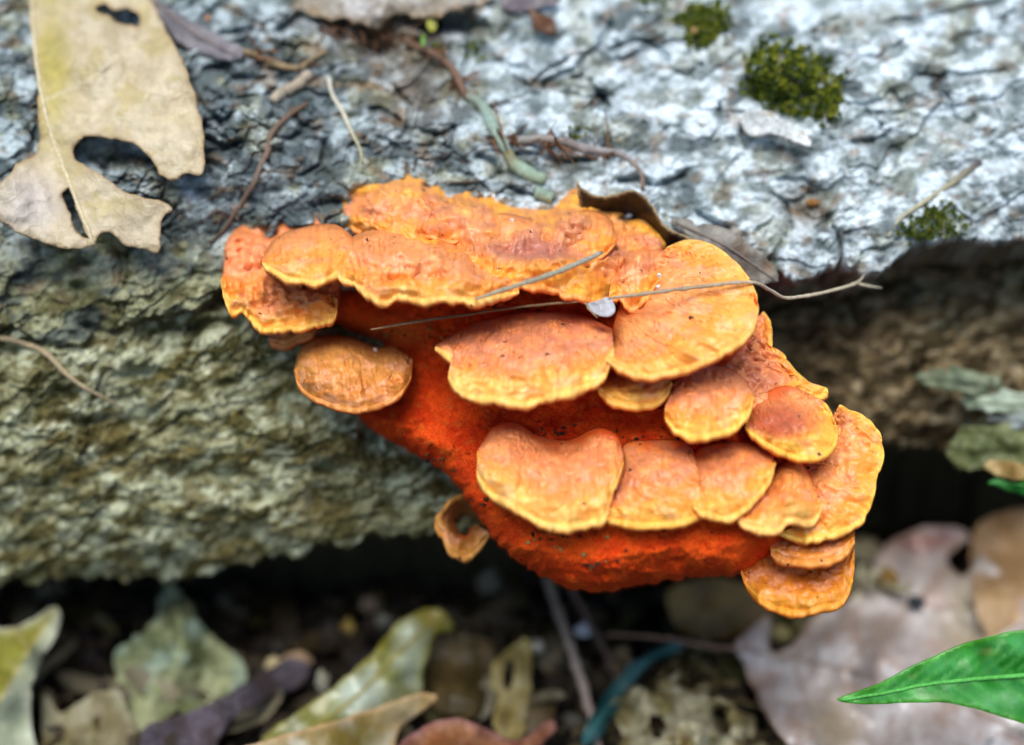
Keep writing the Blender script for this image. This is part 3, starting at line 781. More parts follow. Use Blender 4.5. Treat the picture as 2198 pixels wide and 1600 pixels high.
cap('cap', [(478, 590), (486, 515), (520, 484), (580, 470), (650, 478), (674, 458), (698, 460), (710, 490), (730, 560), (715, 620)],
    [(474, 600), (482, 640), (502, 662), (520, 655), (545, 688), (582, 704), (640, 700), (692, 690), (724, 668), (716, 636)],
    [-2.6, -2.9, -3.0, -2.8, -2.0], [-1.8, -1.2, -.9, -.8, -1.0], seed=59, fuse=False, rag=9, lump=.24, wrinkle=.12, rim=.97, tone=.1, cup=.12, curve=1.0, ruck=[(600, 640, 70, 40, .06, 9)],
    centre=((640, 630, 60, 40), [.55, .2, .06]))
cap('cap', [(1308, 752), (1316, 700), (1328, 658), (1348, 622), (1375, 596), (1402, 570), (1416, 548)],
    [(1300, 768), (1340, 790), (1385, 801), (1440, 795), (1505, 774), (1560, 746), (1595, 724), (1620, 690), (1629, 652), (1614, 612), (1590, 572), (1560, 545), (1520, 522), (1475, 514), (1432, 530)],
    [-.6, -.9, -1.2, -1.6], [1.2, 1.3, 1.2, .9, .1, -.9, -1.5], seed=67, rag=4, lump=.05, wrinkle=.05, rim=.84, thick=.2, tone=.1)
cap('cap', [(934, 742), (975, 716), (1030, 690), (1100, 674), (1180, 668), (1250, 676), (1314, 706)],
    [(934, 746), (956, 758), (974, 776), (962, 806), (986, 834), (1040, 850), (1110, 860), (1180, 850), (1240, 832), (1290, 808), (1318, 758)],
    [-.8, -1.2, -1.3, -1.1, -.6], [.2, 1.0, 1.3, 1.3, 1.0], seed=71, rag=6, lump=.05, wrinkle=.11, rim=.82, thick=.2, dusty=.45)
cap('cap', [(1282, 824), (1310, 806), (1360, 796), (1420, 796), (1442, 815)], [(1280, 828), (1300, 850), (1338, 864), (1382, 866), (1420, 855), (1443, 820)],
    [-.5], [.3, .6, .3], seed=73, rag=3, lump=.03, rim=.35, tone=.3)
cap('cap', [(1432, 860), (1444, 815), (1480, 790), (1540, 784), (1590, 806), (1614, 838)], [(1428, 872), (1428, 892), (1452, 920), (1500, 933), (1562, 920), (1602, 890), (1617, 850)],
    [-.2, -.4, -.3], [.9, 1.2, .9], seed=79, rag=3, lump=.06, wrinkle=.07, rim=.84, dusty=.4)
cap('cap', [(1500, 800), (1545, 790), (1578, 760), (1602, 728), (1618, 680)], [(1600, 905), (1690, 880), (1768, 845), (1772, 832), (1740, 822), (1702, 786), (1682, 760), (1655, 745), (1656, 700), (1640, 668)],
    [-.9, -1.2, -1.4], [.0, -.6, -1.2, -1.6], seed=83, rag=6, lump=.15, wrinkle=.07, rim=.95, tone=0, dusty=.35, ruck=[(1590, 770, 50, 40, .08, 9), (1640, 830, 40, 40, .06, 8)])
cap('cap', [(1602, 905), (1618, 868), (1652, 838), (1694, 828), (1740, 846)], [(1600, 916), (1640, 946), (1682, 966), (1722, 979), (1762, 975), (1790, 950), (1795, 915), (1780, 874), (1748, 848)],
    [-.3, -.4, -.5], [.7, 1.0, .8, .2, -.3], seed=89, rag=4, lump=.07, rim=.80, centre=((1670, 905, 70, 42), [.42, .075, .03]))
cap('cap', [(1700, 1125), (1704, 1062), (1716, 1012), (1742, 985), (1772, 950), (1788, 892)], [(1672, 1142), (1740, 1152), (1800, 1138), (1848, 1112), (1870, 1074), (1881, 1020), (1896, 970), (1886, 930), (1852, 890), (1802, 868)],
    [-.1, -.4, -.6, -.9], [.8, .7, .3, -.2, -.8], seed=97, rag=5, lump=.08, wrinkle=.06, rim=.88, tone=0, dusty=.2)
cap('cap', [(1582, 1098), (1632, 1040), (1668, 1000), (1702, 984), (1732, 1010), (1758, 1062)], [(1578, 1106), (1602, 1126), (1650, 1133), (1674, 1130), (1692, 1113), (1742, 1116), (1766, 1082)],
    [.5, -.1, -.1, .3], [1.2, 1.4, 1.3, .9], seed=101, rag=4, lump=.05, wrinkle=.06, rim=.84)
cap('cap', [(1484, 1040), (1490, 975), (1520, 955), (1570, 948), (1620, 950), (1654, 968), (1662, 988)], [(1488, 1085), (1522, 1101), (1562, 1107), (1612, 1076), (1642, 1040), (1658, 1012), (1664, 992)],
    [.4, -.1, -.1, .0], [1.35, 1.35, .8], seed=103, rag=4, lump=.06, wrinkle=.06, rim=.86, dusty=.3)
cap('cap', [(1306, 1060), (1326, 990), (1342, 952), (1400, 944), (1470, 948), (1498, 985)], [(1296, 1108), (1340, 1118), (1400, 1122), (1460, 1115), (1512, 1096), (1502, 1040)],
    [.2, -.3, -.3, .1], [1.25, 1.4, 1.2], seed=107, rag=4, lump=.05, wrinkle=.08, rim=.84, dusty=.4)
cap('cap', [(1028, 962), (1058, 918), (1105, 905), (1150, 930), (1215, 944), (1280, 918), (1324, 934), (1338, 972)],
    [(1024, 972), (1026, 1020), (1052, 1052), (1100, 1082), (1150, 1110), (1200, 1125), (1262, 1120), (1298, 1104), (1312, 1060), (1338, 990)],
    [-.2, -.4, -.5, -.3, .1], [.6, 1.5, 1.7, 1.6, .7], seed=109, rag=4, lump=.05, wrinkle=.07, rim=.82, thick=.2, dusty=.15)
DEEP = ([.66, .20, .025], [.74, .26, .03], [.78, .32, .035])
cap('cap', [(1652, 1150), (1700, 1150), (1780, 1146), (1836, 1128)], [(1654, 1186), (1700, 1202), (1750, 1204), (1802, 1192), (1834, 1160)],
    [-.1], [.35, .5, .3], seed=113, rag=2, lump=.03, wrinkle=.02, rim=.9, pal=DEEP, ridges=.01)
cap('cap', [(1594, 1214), (1640, 1180), (1700, 1190), (1765, 1196), (1830, 1164)], [(1590, 1224), (1606, 1258), (1652, 1296), (1720, 1311), (1762, 1301), (1802, 1290), (1829, 1240), (1834, 1180)],
    [-.6, -.9, -.6], [-.1, .4, .4, -.2], seed=127, rag=3, lump=.07, wrinkle=.03, rim=.93, pal=DEEP, ridges=.01, cup=.1)
BR = ([.70, .27, .085], [.66, .235, .05], [.68, .27, .045])
cap('cap', [(634, 786), (646, 744), (690, 720), (750, 724), (806, 744), (850, 744), (884, 768)], [(632, 792), (642, 822), (672, 852), (722, 870), (772, 876), (822, 864), (860, 842), (882, 810), (886, 776)],
    [-2.8, -2.9, -2.6], [-1.5, -.5, -.2, -.5, -1.5], seed=131, fuse=False, rag=2, lump=.06, wrinkle=.09, rim=1.1, pal=BR, curve=.55, thick=.14, rimb=0, dome=.35)
cap('cap', [(575, 712), (620, 700), (680, 700)], [(578, 732), (610, 738), (650, 722), (682, 706)], [-2.9], [-2.5], seed=137, rag=2, lump=.02, pal=BR)

# small curled bracket of its own on the log
small = tag(cap('curled_bracket', [(1040, 1120), (1015, 1085), (990, 1088), (975, 1110), (985, 1140), (1000, 1150), (1010, 1135), (1020, 1125)],
    [(1052, 1130), (1010, 1066), (965, 1072), (936, 1110), (945, 1150), (980, 1190), (1020, 1180), (1050, 1145)], [-3.4], [-2.6], seed=139, rag=6, lump=.06, wrinkle=.06,
    pal=([.32, .12, .02], [.46, .19, .03], [.5, .24, .04]), under=[.2, .08, .02]), None)
small.parent = None; small.location = fungus.location
tag(small, 'small curled ochre bracket below the left edge of the red mass', 'fungus')

# ------------------------------------------------------------------ leaves, twigs, moss and litter
CP, SP = math.cos(PITCH), math.sin(PITCH)
def gw(py, h=0.0):
    """w of a point at height h (cm) above the ground, seen at photo row py"""
    a = (800 - py) / 100.0
    return -(OZ - h + a * CP) / (SP - a * CP / DIST)

def idw(ctrl, x, y, p=2.4):
    num = 0; den = 0
    for cx, cy, cw in ctrl:
        k = 1 / (((x - cx) ** 2 + (y - cy) ** 2) + 300) ** (p / 2)
        num = num + k * cw; den = den + k
    return num / den

def leaf(name, label, pts, ctrl, cols, mid=None, veins=(), fold=0.0, holes=(), wav=0.09, rag=4.0, mat='leaf', thick=0.03, step=8, seed=0, cat='leaf', group=None,
         veincol=None, edgecol=None, patch=None, side=None, split=None, midrad=(.035, .02), midcol=None, stem=None, on='w', curl=0.0, vstrength=.03, edgew=7):
    """a single leaf: outline in photo pixels, depth control points (px,py,w), a raised midrib with side veins"""
    if on == 'h': ctrl = [(a, b, gw(b, c)) for a, b, c in ctrl]
    elif on == 's': ctrl = [(a, b, float(z) + c) for (a, b, c), z in zip(ctrl, np.atleast_1d(surf([q[0] for q in ctrl], [q[1] for q in ctrl], 14)))]
    cols = np.array(cols, float)
    def wf(x, y, d):
        wz = idw(ctrl, x, y) + wav * fbm(x / 80, y / 80, 3, seed + 1) + .25 * wav * fbm(x / 24, y / 24, 2, seed + 2)
        wz = wz + curl * np.exp(-d / 22)
        if mid is not None:
            dm, _ = seg_dist(x, y, mid); wz = wz + fold * np.minimum(dm, 160) / 100
        for v in veins:
            dv, _ = seg_dist(x, y, v); wz = wz + vstrength * np.exp(-(dv / 5) ** 2)
        return wz
    def cf(x, y, d):
        n = fbm(x / 90, y / 90, 4, seed + 5); n2 = fbm(x / 22, y / 22, 3, seed + 6)
        c = mix(cols[0], cols[1], sstep(-.35, .4, n + .35 * n2))
        if len(cols) > 2: c = mix(c, cols[2], sstep(.12, .5, fbm(x / 60 + 9, y / 60, 4, seed + 8)) * .8)
        if split is not None:
            line, other = split
            (ax, ay), (bx, by) = line
            s_ = ((bx - ax) * (y - ay) - (by - ay) * (x - ax)) / math.hypot(bx - ax, by - ay)
            c = mix(c, np.array(other) * (1 + .3 * n2[..., None]), sstep(-3, 5, s_))
        if patch is not None:
            for (cx, cy, rx, ry), pc in patch:
                c = mix(c, pc, np.exp(-(((x - cx) / rx) ** 2 + ((y - cy) / ry) ** 2) ** 1.4 * (1 + .5 * n)) * .85)
        if edgecol is not None: c = mix(c, edgecol, np.exp(-d / edgew) * .8)
        for v in list(veins) + ([mid] if mid is not None else []):
            dv, _ = seg_dist(x, y, v)
            if veincol is not None: c = mix(c, veincol, np.exp(-(dv / 4.5) ** 2) * .75)
        return c
    o = sheet(name, pts, wf, cf, M[mat], thick, step, holes, rag, None, seed, side)
    if mid is not None:
        m = spline([(a, b) for a, b in mid], 24)
        zz = wf(m[:, 0], m[:, 1], np.full(24, 99.)) + midrad[0] * .4
        tube('midrib', [(m[i, 0], m[i, 1], zz[i]) for i in range(0, 24)], midrad, M['twig'], midcol if midcol is not None else (veincol if veincol is not None else cols[0] * .7), o, seed=seed, knot=.05)
    if stem is not None:
        tube('stalk', stem[0], stem[1], M['twig'], stem[2], o, seed=seed, knot=.1)
    return tag(o, label, cat, group)

def on_log(pts, off=0.06):
    z = surf([p[0] for p in pts], [p[1] for p in pts], 6)
    return [(p[0], p[1], z[i] + off + (p[2] if len(p) > 2 else 0)) for i, p in enumerate(pts)]

# --- on the bark: the big torn leaf at the left
leaf('torn_leaf', 'large torn yellow-tan leaf with holes lying on the bark', 
     [(66, -60), (62, 0), (66, 60), (76, 120), (80, 200), (82, 260), (84, 300), (75, 332), (40, 350), (18, 375), (-5, 398), (-28, 425), (-18, 458), (2, 478), (50, 505), (120, 530), (168, 535),
      (192, 526), (204, 530), (209, 506), (236, 500), (270, 528), (312, 536), (341, 541), (345, 480), (352, 463), (370, 452), (364, 438), (300, 422), (257, 408), (235, 386), (200, 366), (166, 346),
      (158, 322), (166, 304), (190, 293), (225, 295), (265, 303), (300, 316), (325, 346), (350, 378), (371, 387), (400, 372), (432, 375), (439, 335), (433, 262), (420, 212), (400, 150), (370, 88),
      (335, 22), (290, -60), (220, -160), (150, -210), (100, -150)],
     [(150, -150, .5), (70, 0, .35), (300, 0, .55), (200, 150, .75), (400, 200, .7), (430, 360, .9), (100, 300, .5), (0, 430, .8), (160, 520, .95), (330, 530, 1.0), (300, 440, .7), (220, 380, .6), (370, 380, .9)],
     [(.52, .43, .265), (.60, .51, .35), (.47, .385, .18)], on='s', seed=301, wav=.11, step=6, rag=4,
     mid=[(110, -180), (74, -60), (70, 40), (82, 160), (105, 270), (140, 370), (176, 462), (201, 526)], fold=.10, veincol=(.60, .52, .33), edgecol=(.34, .21, .09), edgew=5,
     veins=[[(378, 118), (330, 190), (280, 255), (210, 252), (150, 250)], [(280, 256), (330, 300), (400, 368)], [(95, 215), (180, 180), (300, 90), (330, 40)], [(330, 300), (360, 260), (415, 230)]],
     holes=[[(204, 16), (224, 8), (246, 22), (276, 20), (298, 36), (297, 56), (270, 52), (250, 46), (234, 32), (214, 28)], [(134, 416), (152, 406), (165, 450), (180, 490), (190, 514), (162, 494), (150, 460)]],
     patch=[((110, 150, 40, 160), (.44, .36, .08)), ((60, 440, 70, 70), (.52, .46, .42)), ((290, 490, 70, 45), (.55, .46, .32))], midrad=(.05, .045))
leaf('leaf_strip', 'narrow grey-violet leaf strip behind the torn leaf', [(325, -10), (350, 10), (390, 32), (445, 62), (500, 92), (522, 112), (510, 134), (450, 122), (395, 104), (360, 66), (330, 20)],
     [(340, 10, .2), (430, 80, .3), (510, 118, .25)], [(.17, .16, .18), (.27, .25, .27)], on='s', seed=311, fold=-.1, mid=[(335, 5), (420, 75), (505, 118)], veins=[[(380, 40), (480, 105)]], veincol=(.2, .17, .16))
leaf('grey_leaf', 'weathered grey leaf along the top edge over the dark root hole', [(640, -80), (800, -100), (1020, -70), (1060, -20), (1040, 12), (985, 20), (940, 34), (885, 40), (850, 30), (812, 58), (775, 60), (745, 42), (700, 40), (655, 25)],
     [(650, -40, .35), (820, 20, .8), (760, 40, .8), (960, 0, .7), (1040, -30, .4), (850, -60, .6)], [(.30, .27, .22), (.44, .42, .40), (.27, .20, .12)], on='s', seed=317, wav=.22, rag=14, step=7, mat='bark',
     veins=[[(700, -60), (740, 40)], [(790, -70), (800, 50)], [(880, -60), (870, 30)], [(940, -60), (930, 25)]], veincol=(.24, .2, .15), edgecol=(.30, .2, .1))
leaf('brown_leaf_scrap', 'small dark brown leaf scrap near the top edge', [(1138, 18), (1152, 26), (1178, 34), (1192, 52), (1190, 76), (1172, 72), (1150, 62), (1140, 42)],
     [(1140, 20, .15), (1190, 70, .3)], [(.10, .04, .018), (.15, .07, .03)], on='s', seed=319, step=5, wav=.04)
leaf('violet_leaf_scrap', 'dull violet leaf scrap above the brown leaf scrap', [(1078, -30), (1130, -40), (1190, -20), (1200, 6), (1150, 20), (1100, 26), (1074, 10)],
     [(1080, 0, .3), (1190, 0, .3)], [(.16, .13, .15), (.26, .23, .24)], on='s', seed=320, step=6, wav=.06)
# the cupped brown leaf behind the top cap
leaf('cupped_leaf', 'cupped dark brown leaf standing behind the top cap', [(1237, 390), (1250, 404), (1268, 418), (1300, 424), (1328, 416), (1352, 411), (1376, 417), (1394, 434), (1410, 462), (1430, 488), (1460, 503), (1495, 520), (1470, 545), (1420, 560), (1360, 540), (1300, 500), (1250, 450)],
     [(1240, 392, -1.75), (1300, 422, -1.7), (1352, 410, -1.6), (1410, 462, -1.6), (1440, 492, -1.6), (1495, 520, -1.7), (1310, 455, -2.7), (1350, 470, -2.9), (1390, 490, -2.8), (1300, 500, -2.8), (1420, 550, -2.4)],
     [(.014, .006, .003), (.025, .011, .005)], seed=323, wav=.02, step=6, edgecol=(.46, .34, .17), curl=.05, thick=.035, edgew=2.2)  # near-black tint carries the shade inside the cup
leaf('flat_grey_leaf', 'flat grey-brown leaf between the big right cap and the lichen', [(1440, 470), (1500, 478), (1560, 492), (1610, 522), (1652, 560), (1674, 590), (1656, 613), (1612, 604), (1560, 566), (1500, 530)],
     [(1450, 480, .2), (1560, 530, .35), (1660, 600, .5)], [(.17, .155, .13), (.28, .26, .22), (.15, .1, .06)], on='s', rag=9, seed=329, fold=-.06, mid=[(1450, 478), (1560, 530), (1662, 600)], veincol=(.2, .17, .14), patch=[((1650, 575, 16, 16), (.2, .12, .06))])
leaf('grey_scrap', 'tiny silver-grey leaf scrap caught under the long twig', [(1262, 652), (1284, 646), (1304, 638), (1316, 648), (1320, 668), (1306, 680), (1286, 678), (1270, 668)],
     [(1265, 655, .2), (1300, 650, .3), (1310, 675, .55)], [(.38, .39, .42), (.48, .49, .52)], seed=331, step=4, wav=.05, rag=1)
leaf('bark_flake', 'pale lifted bark flake just below the big moss cushion', [(1592, 246), (1640, 236), (1690, 262), (1738, 296), (1736, 314), (1704, 304), (1660, 288), (1614, 290), (1594, 272)],
     [(1592, 255, .15), (1640, 240, .35), (1700, 285, .55), (1738, 305, .6)], [(.50, .53, .52), (.66, .69, .68), (.30, .24, .15)], on='s', seed=337, step=5, mat='bark', thick=.1, wav=.08, cat='bark flake', side=(.2, .14, .08))
leaf('yellow_leaflet', 'tiny yellow-green leaflet hanging in the root hole', [(918, 44), (932, 40), (938, 54), (930, 68), (918, 62)], [(928, 54, .75)], [(.36, .36, .02), (.42, .42, .03)], on='s', seed=341, step=3, mat='green_leaf', wav=.02, rag=1)
leaf('green_leaflet', 'tiny bright green leaflet below the yellow-green one', [(905, 98), (902, 84), (910, 72), (914, 86), (912, 100)], [(908, 86, .5)], [(.10, .26, .02), (.14, .32, .03)], on='s', seed=343, step=3, mat='green_leaf', wav=.02, rag=1)

# --- stems on the bark
def stem(name, label, pts, rad, col, off=.02, cat='twig', seed=0, **k):
    return tag(tube(name, on_log(pts, off), rad, M['twig'], col, seed=seed, **k), label, cat)
stem('thin_twig', 'dark brown crooked twig running down towards the left cap', [(660, 222), (612, 254), (582, 290), (571, 330), (546, 390), (520, 432), (482, 490), (452, 522)], (.05, .07, .07, .05, .04), [(.16, .10, .06), (.19, .14, .11), (.08, .05, .03)], seed=401)
stem('bent_twig', 'tan bent twig below the dark cleft at upper left', [(508, 108), (550, 118), (590, 138), (640, 146), (672, 126), (702, 110)], (.07, .07, .08, .06, .03), (.30, .22, .12), seed=403)
stem('pale_twig', 'thin ivory twig hanging above the top cap', [(706, 166), (714, 205), (735, 240), (755, 285), (772, 318), (778, 350)], (.05, .05, .04, .03), [(.62, .60, .48), (.6, .56, .42), (.36, .34, .16)], seed=405)
stem('right_twig', 'straw-coloured twig with a dark upper end beside the small moss', [(1906, 508), (1932, 470), (1990, 430), (2050, 388), (2104, 348)], (.03, .05, .05, .07, .09), [(.40, .38, .28), (.42, .38, .24), (.36, .32, .2), (.08, .07, .08)], seed=407)
stem('left_twig', 'fawn twig trailing across the bark at the left edge', [(-80, 712), (0, 726), (60, 740), (102, 762), (150, 810), (200, 842), (262, 876)], (.07, .07, .07, .06, .03), (.34, .27, .16), seed=409, off=.12)
rootp = P(1040, 400, -3.5)
root = empty('bare_root', rootp); tag(root, 'brown and pale green root snaking down to the top cap', 'root')
tube('brown_root', on_log([(858, 80), (880, 96), (922, 112), (964, 140), (986, 176), (1002, 212)], .03), (.06, .10, .09, .10, .09), M['twig'], [(.10, .055, .03), (.19, .115, .075), (.17, .10, .065)], root, seed=411)
tube('green_stem', on_log([(1000, 206), (1040, 232), (1056, 270), (1074, 300), (1092, 328)], .03), (.10, .14, .14, .14, .12), M['twig'], [(.22, .25, .19), (.28, .38, .32), (.25, .31, .24)], root, seed=413, knot=.08)
tube('green_stem', on_log([(1090, 326), (1104, 352), (1136, 374), (1170, 386)], .03), (.13, .16, .17, .13), M['twig'], [(.20, .17, .08), (.27, .37, .28), (.24, .32, .23)], root, seed=415, knot=.1)
tube('green_stem', on_log([(1148, 412), (1186, 426)], .1), (.13, .15), M['twig'], (.24, .33, .25), root, seed=416, knot=.1)
tube('side_branch', on_log([(1076, 310), (1112, 302), (1180, 298), (1252, 318), (1312, 326), (1350, 342), (1376, 372), (1380, 408)], .02), (.11, .10, .09, .12, .08, .06, .05), M['twig'], [(.36, .36, .32), (.26, .22, .2), (.30, .28, .28), (.2, .13, .08)], root, seed=417)
tag(tube('segmented_stub', on_log([(588, 214), (610, 200), (632, 184), (652, 170), (668, 156)], .08), (.11, .155, .125, .165, .125, .155, .125, .14, .10), M['twig'], [(.42, .36, .27), (.36, .30, .22), (.44, .37, .28)], seed=419, knot=.05, res=40), 'stubby beige ringed root piece left of the ivory twig', 'root')
# fine rootlets in the dark hole
rngf = np.random.RandomState(9); fv, ff, fc = [], [], []; wroot = surf(812, 60, 30)
rpath = [(700, 60), (760, 70), (860, 80), (922, 112), (980, 176), (1040, 232), (1075, 300), (1180, 300), (1300, 325), (650, 130), (560, 120)]
rz = surf([q_[0] for q_ in rpath], [q_[1] for q_ in rpath], 12)
for i in range(170):
    x0 = 812 + rngf.normal(0, 34); y0 = 58 + rngf.normal(0, 10); L = rngf.uniform(25, 75); a = R(90) + rngf.normal(0, .7)
    w0 = wroot + rngf.uniform(-.25, .15)
    if i > 45:
        j = rngf.randint(len(rpath)); x0 = rpath[j][0] + rngf.normal(0, 16); y0 = rpath[j][1] + rngf.normal(0, 8); w0 = rz[j] + .03; a = R(40) + rngf.normal(0, 1.2)
    n = 6; t = np.linspace(0, 1, n)
    c = P(x0 + L * t * np.cos(a) + 9 * t * t * rngf.normal(), y0 + L * t * np.sin(a), w0 + rngf.normal(0, .25) * t - .1 * t)
    r = (.028 if i < 46 else .036) * (1 - .7 * t)
    for k in range(3):
        an = k * 2.094
        fv.append(c + np.stack([np.cos(an) * r, np.sin(an) * r, np.sin(an + 1) * r], 1))
    b = i * 18
    for k in range(3):
        for j in range(n - 1):
            ff.append((b + k * 6 + j, b + k * 6 + j + 1, b + ((k + 1) % 3) * 6 + j + 1, b + ((k + 1) % 3) * 6 + j))
    fc += [np.array([.12, .06, .03]) * rngf.uniform(.4, 2.0)] * 18
tag(mesh('rootlets', np.concatenate(fv), np.array(ff), M['twig'], col=np.array(fc)), 'fine dark brown rootlets in the hole at the top', 'rootlets', kind='stuff')

# --- stems caught on the fungus
tag(tube('grass_stem', [(1020, 643, 1.05), (1100, 616, 1.0), (1180, 590, .75), (1240, 566, .35), (1292, 542, -.3)], (.035, .05, .055, .06, .045), M['twig'], [(.36, .30, .2), (.30, .28, .2), (.36, .36, .29)], seed=431, flat=.6),
    'flat grey grass stem slanting over the front of the top cap', 'twig')
tag(tube('dark_twig', [(796, 708, -.55), (900, 690, -.45), (1000, 676, -.35), (1080, 664, -.25), (1150, 656, -.1), (1246, 648, .15), (1262, 662, .2), (1282, 682, .25)], (.02, .035, .035, .03, .03, .028, .02), M['twig'], [(.40, .26, .13), (.14, .08, .04), (.12, .07, .03), (.34, .25, .14)], seed=433),
    'thin dark stem in the red gap below the top cap', 'twig')
tw = tube('forked_twig', [(1306, 641, .35), (1400, 629, .5), (1500, 616, .45), (1610, 606, .3), (1650, 622, -.3), (1690, 640, -.9), (1760, 630, -1.5), (1820, 615, -2.0), (1840, 607, -2.2)], (.03, .045, .045, .045, .04, .04, .04, .04), M['twig'],
          [(.36, .29, .2), (.34, .27, .18), (.5, .43, .32), (.46, .40, .27)], seed=435)
tube('fork', [(1838, 608, -2.2), (1866, 615, -2.4), (1892, 618, -2.6)], (.04, .035, .02), M['twig'], (.48, .42, .3), tw, seed=437)
tube('fork', [(1838, 608, -2.2), (1848, 600, -2.2), (1854, 590, -2.2)], (.035, .03, .015), M['twig'], (.48, .42, .3), tw, seed=439)
tag(tw, 'long pale twig crossing the big right cap, forked at its end', 'twig')

# --- moss
def moss(label, poly, n, size, seed, dark=.4, dome=.35):
    rng = np.random.RandomState(seed); p = np.array(poly, float)
    V, F, C = [], [], []
    X = rng.uniform(p[:, 0].min(), p[:, 0].max(), n * 5); Y = rng.uniform(p[:, 1].min(), p[:, 1].max(), n * 5)
    k = inside(X, Y, poly); X = X[k][:n]; Y = Y[k][:n]
    X = X + rng.normal(0, 11, len(X)); Y = Y + rng.normal(0, 9, len(Y)); ins = inside(X, Y, poly)
    D = seg_dist(X, Y, list(poly) + [poly[0]])[0]; WS = surf(X, Y, 0)
    for x, y, d, w0, ok in zip(X, Y, D, WS, ins):
        h = dome * min(1, d / 35) ** .6 * (.75 + .5 * noise(x / 22, y / 22, seed)) if ok else .03
        c0 = P(x, y, w0 + h * rng.uniform(.55, 1.0))
        ax = -fwd + rng.normal(0, .35, 3) + np.array([0, 0, .35]); ax /= np.linalg.norm(ax)
        u = np.cross(ax, [0.3, .1, 1.]); u /= np.linalg.norm(u); v = np.cross(ax, u)
        tone = rng.rand(); base = np.array([.055, .085, .010]) if tone < dark else (np.array([.16, .19, .014]) if tone < .85 else np.array([.26, .27, .025]))
        s = size * rng.uniform(.7, 1.35)
        for k in range(7):
            a = k * .898 + rng.rand() * .5; rd = np.cos(a) * u + np.sin(a) * v
            tilt = rng.uniform(.35, 1.0)
            tip = c0 + s * (rd * math.sin(tilt) + ax * math.cos(tilt)); sd_ = np.cross(ax, rd) * s * .2
            mid_ = (c0 + tip) / 2 + ax * s * .12
            b = len(V); V += [c0, mid_ + sd_, tip, mid_ - sd_, mid_ - ax * s * .07]
            F += [(b, b + 1, b + 4), (b + 1, b + 2, b + 4), (b + 2, b + 3, b + 4), (b + 3, b, b + 4)]
            C += [base * .8, base, base * 1.25, base, base]
    o = mesh('moss_cushion', np.array(V), np.array(F), M['moss'], col=np.array(C), smooth=False)
    return tag(o, label, 'moss', 'moss cushions on the bark', 'stuff')
moss('large olive-green moss cushion on the white lichen', [(1604, 150), (1612, 112), (1635, 88), (1668, 78), (1690, 100), (1730, 108), (1755, 132), (1795, 150), (1804, 190), (1800, 235), (1778, 262), (1740, 250), (1690, 238), (1650, 222), (1612, 200)], 520, .14, 51, dark=.5, dome=.5)
moss('smaller moss cushion near the top edge above the large one', [(1450, 30), (1475, 8), (1505, 14), (1530, 10), (1560, 20), (1566, 50), (1552, 82), (1515, 94), (1478, 92), (1466, 66)], 230, .13, 53, dark=.5)
moss('moss tuft at the very top edge left of the smaller cushion', [(1364, -20), (1400, -24), (1424, -6), (1412, 14), (1376, 12)], 70, .09, 55)
moss('dark moss patch at the torn bark edge on the right', [(1928, 500), (1950, 475), (1990, 445), (2030, 440), (2060, 462), (2066, 492), (2040, 512), (1990, 520), (1950, 522)], 210, .09, 57, dark=.6, dome=.25)
moss('small moss tuft beside the brown root', [(1000, 116), (1012, 98), (1034, 96), (1026, 118), (1008, 124)], 40, .08, 59, dark=.6, dome=.15)
moss('sparse moss under the yellow leaflet', [(936, 108), (944, 94), (958, 100), (954, 116)], 24, .08, 61, dark=.6, dome=.15)
moss('mossy smear on the crack below the white lichen', [(1220, 292), (1230, 280), (1248, 284), (1240, 300), (1226, 302)], 24, .07, 63, dark=.5, dome=.1)

# --- lumps
def lump(name, label, cat, px, py, wz, r, col, seed, group=None, rough=.35, mat='crumb'):
    import bmesh
    bm = bmesh.new(); bmesh.ops.create_icosphere(bm, subdivisions=3, radius=1)
    v = np.array([tuple(q.co) for q in bm.verts]); f = np.array([[q.index for q in t.verts] for t in bm.faces]); bm.free()
    n = 1 + rough * (fbm(v[:, 0] * 1.3 + seed, v[:, 1] * 1.3 + v[:, 2], 3, seed) + fbm(v[:, 2] * 1.3, v[:, 1] * 1.3 - seed, 3, seed + 1))
    v = v * n[:, None]
    c = P(px, py, wz)
    V = c + v[:, :1] * r[0] * np.array([1., 0, 0]) + v[:, 1:2] * r[1] * upv - v[:, 2:] * r[2] * fwd
    cc = np.array(col) * (1 + .5 * fbm(v[:, 0] * 2, v[:, 1] * 2 + seed, 3, seed + 4))[:, None]
    return tag(mesh(name, V, f, M[mat], col=cc), label, cat, group)
lump('seed', 'small glossy brown seed on the bark below the large moss cushion', 'seed', 1745, 436, surf(1745, 436) + .08, (.17, .1, .1), (.26, .12, .03), 71, rough=.12)
lump('seed', 'tiny orange seed on the bark at the upper left', 'seed', 446, 40, surf(446, 40) + .05, (.06, .07, .06), (.62, .26, .10), 72, rough=.1)
lump('seed', 'small tan seed in the upper moss cushion', 'seed', 1490, 66, surf(1490, 66) + .42, (.10, .08, .08), (.34, .22, .08), 73, rough=.12)
for i, (x, y, wz, lab) in enumerate([(737, 474, -2.35, 'white grit grain at the left tip of the top cap'), (1099, 474, -1.4, 'white grit grain in the middle of the top cap'),
        (1060, 422, -2.0, 'white grit grain near the back edge of the top cap'), (1413, 617, -.15, 'lower of two white grit grains by the long pale twig'),
        (1415, 592, -.35, 'upper of two white grit grains by the long pale twig'), (805, 752, -1.9, 'white grit grain on the round brownish cap')]):
    lump('grit', lab, 'grit', x, y, wz, (.05, .05, .05), (.75, .72, .68), 80 + i, 'white grit grains on the caps')

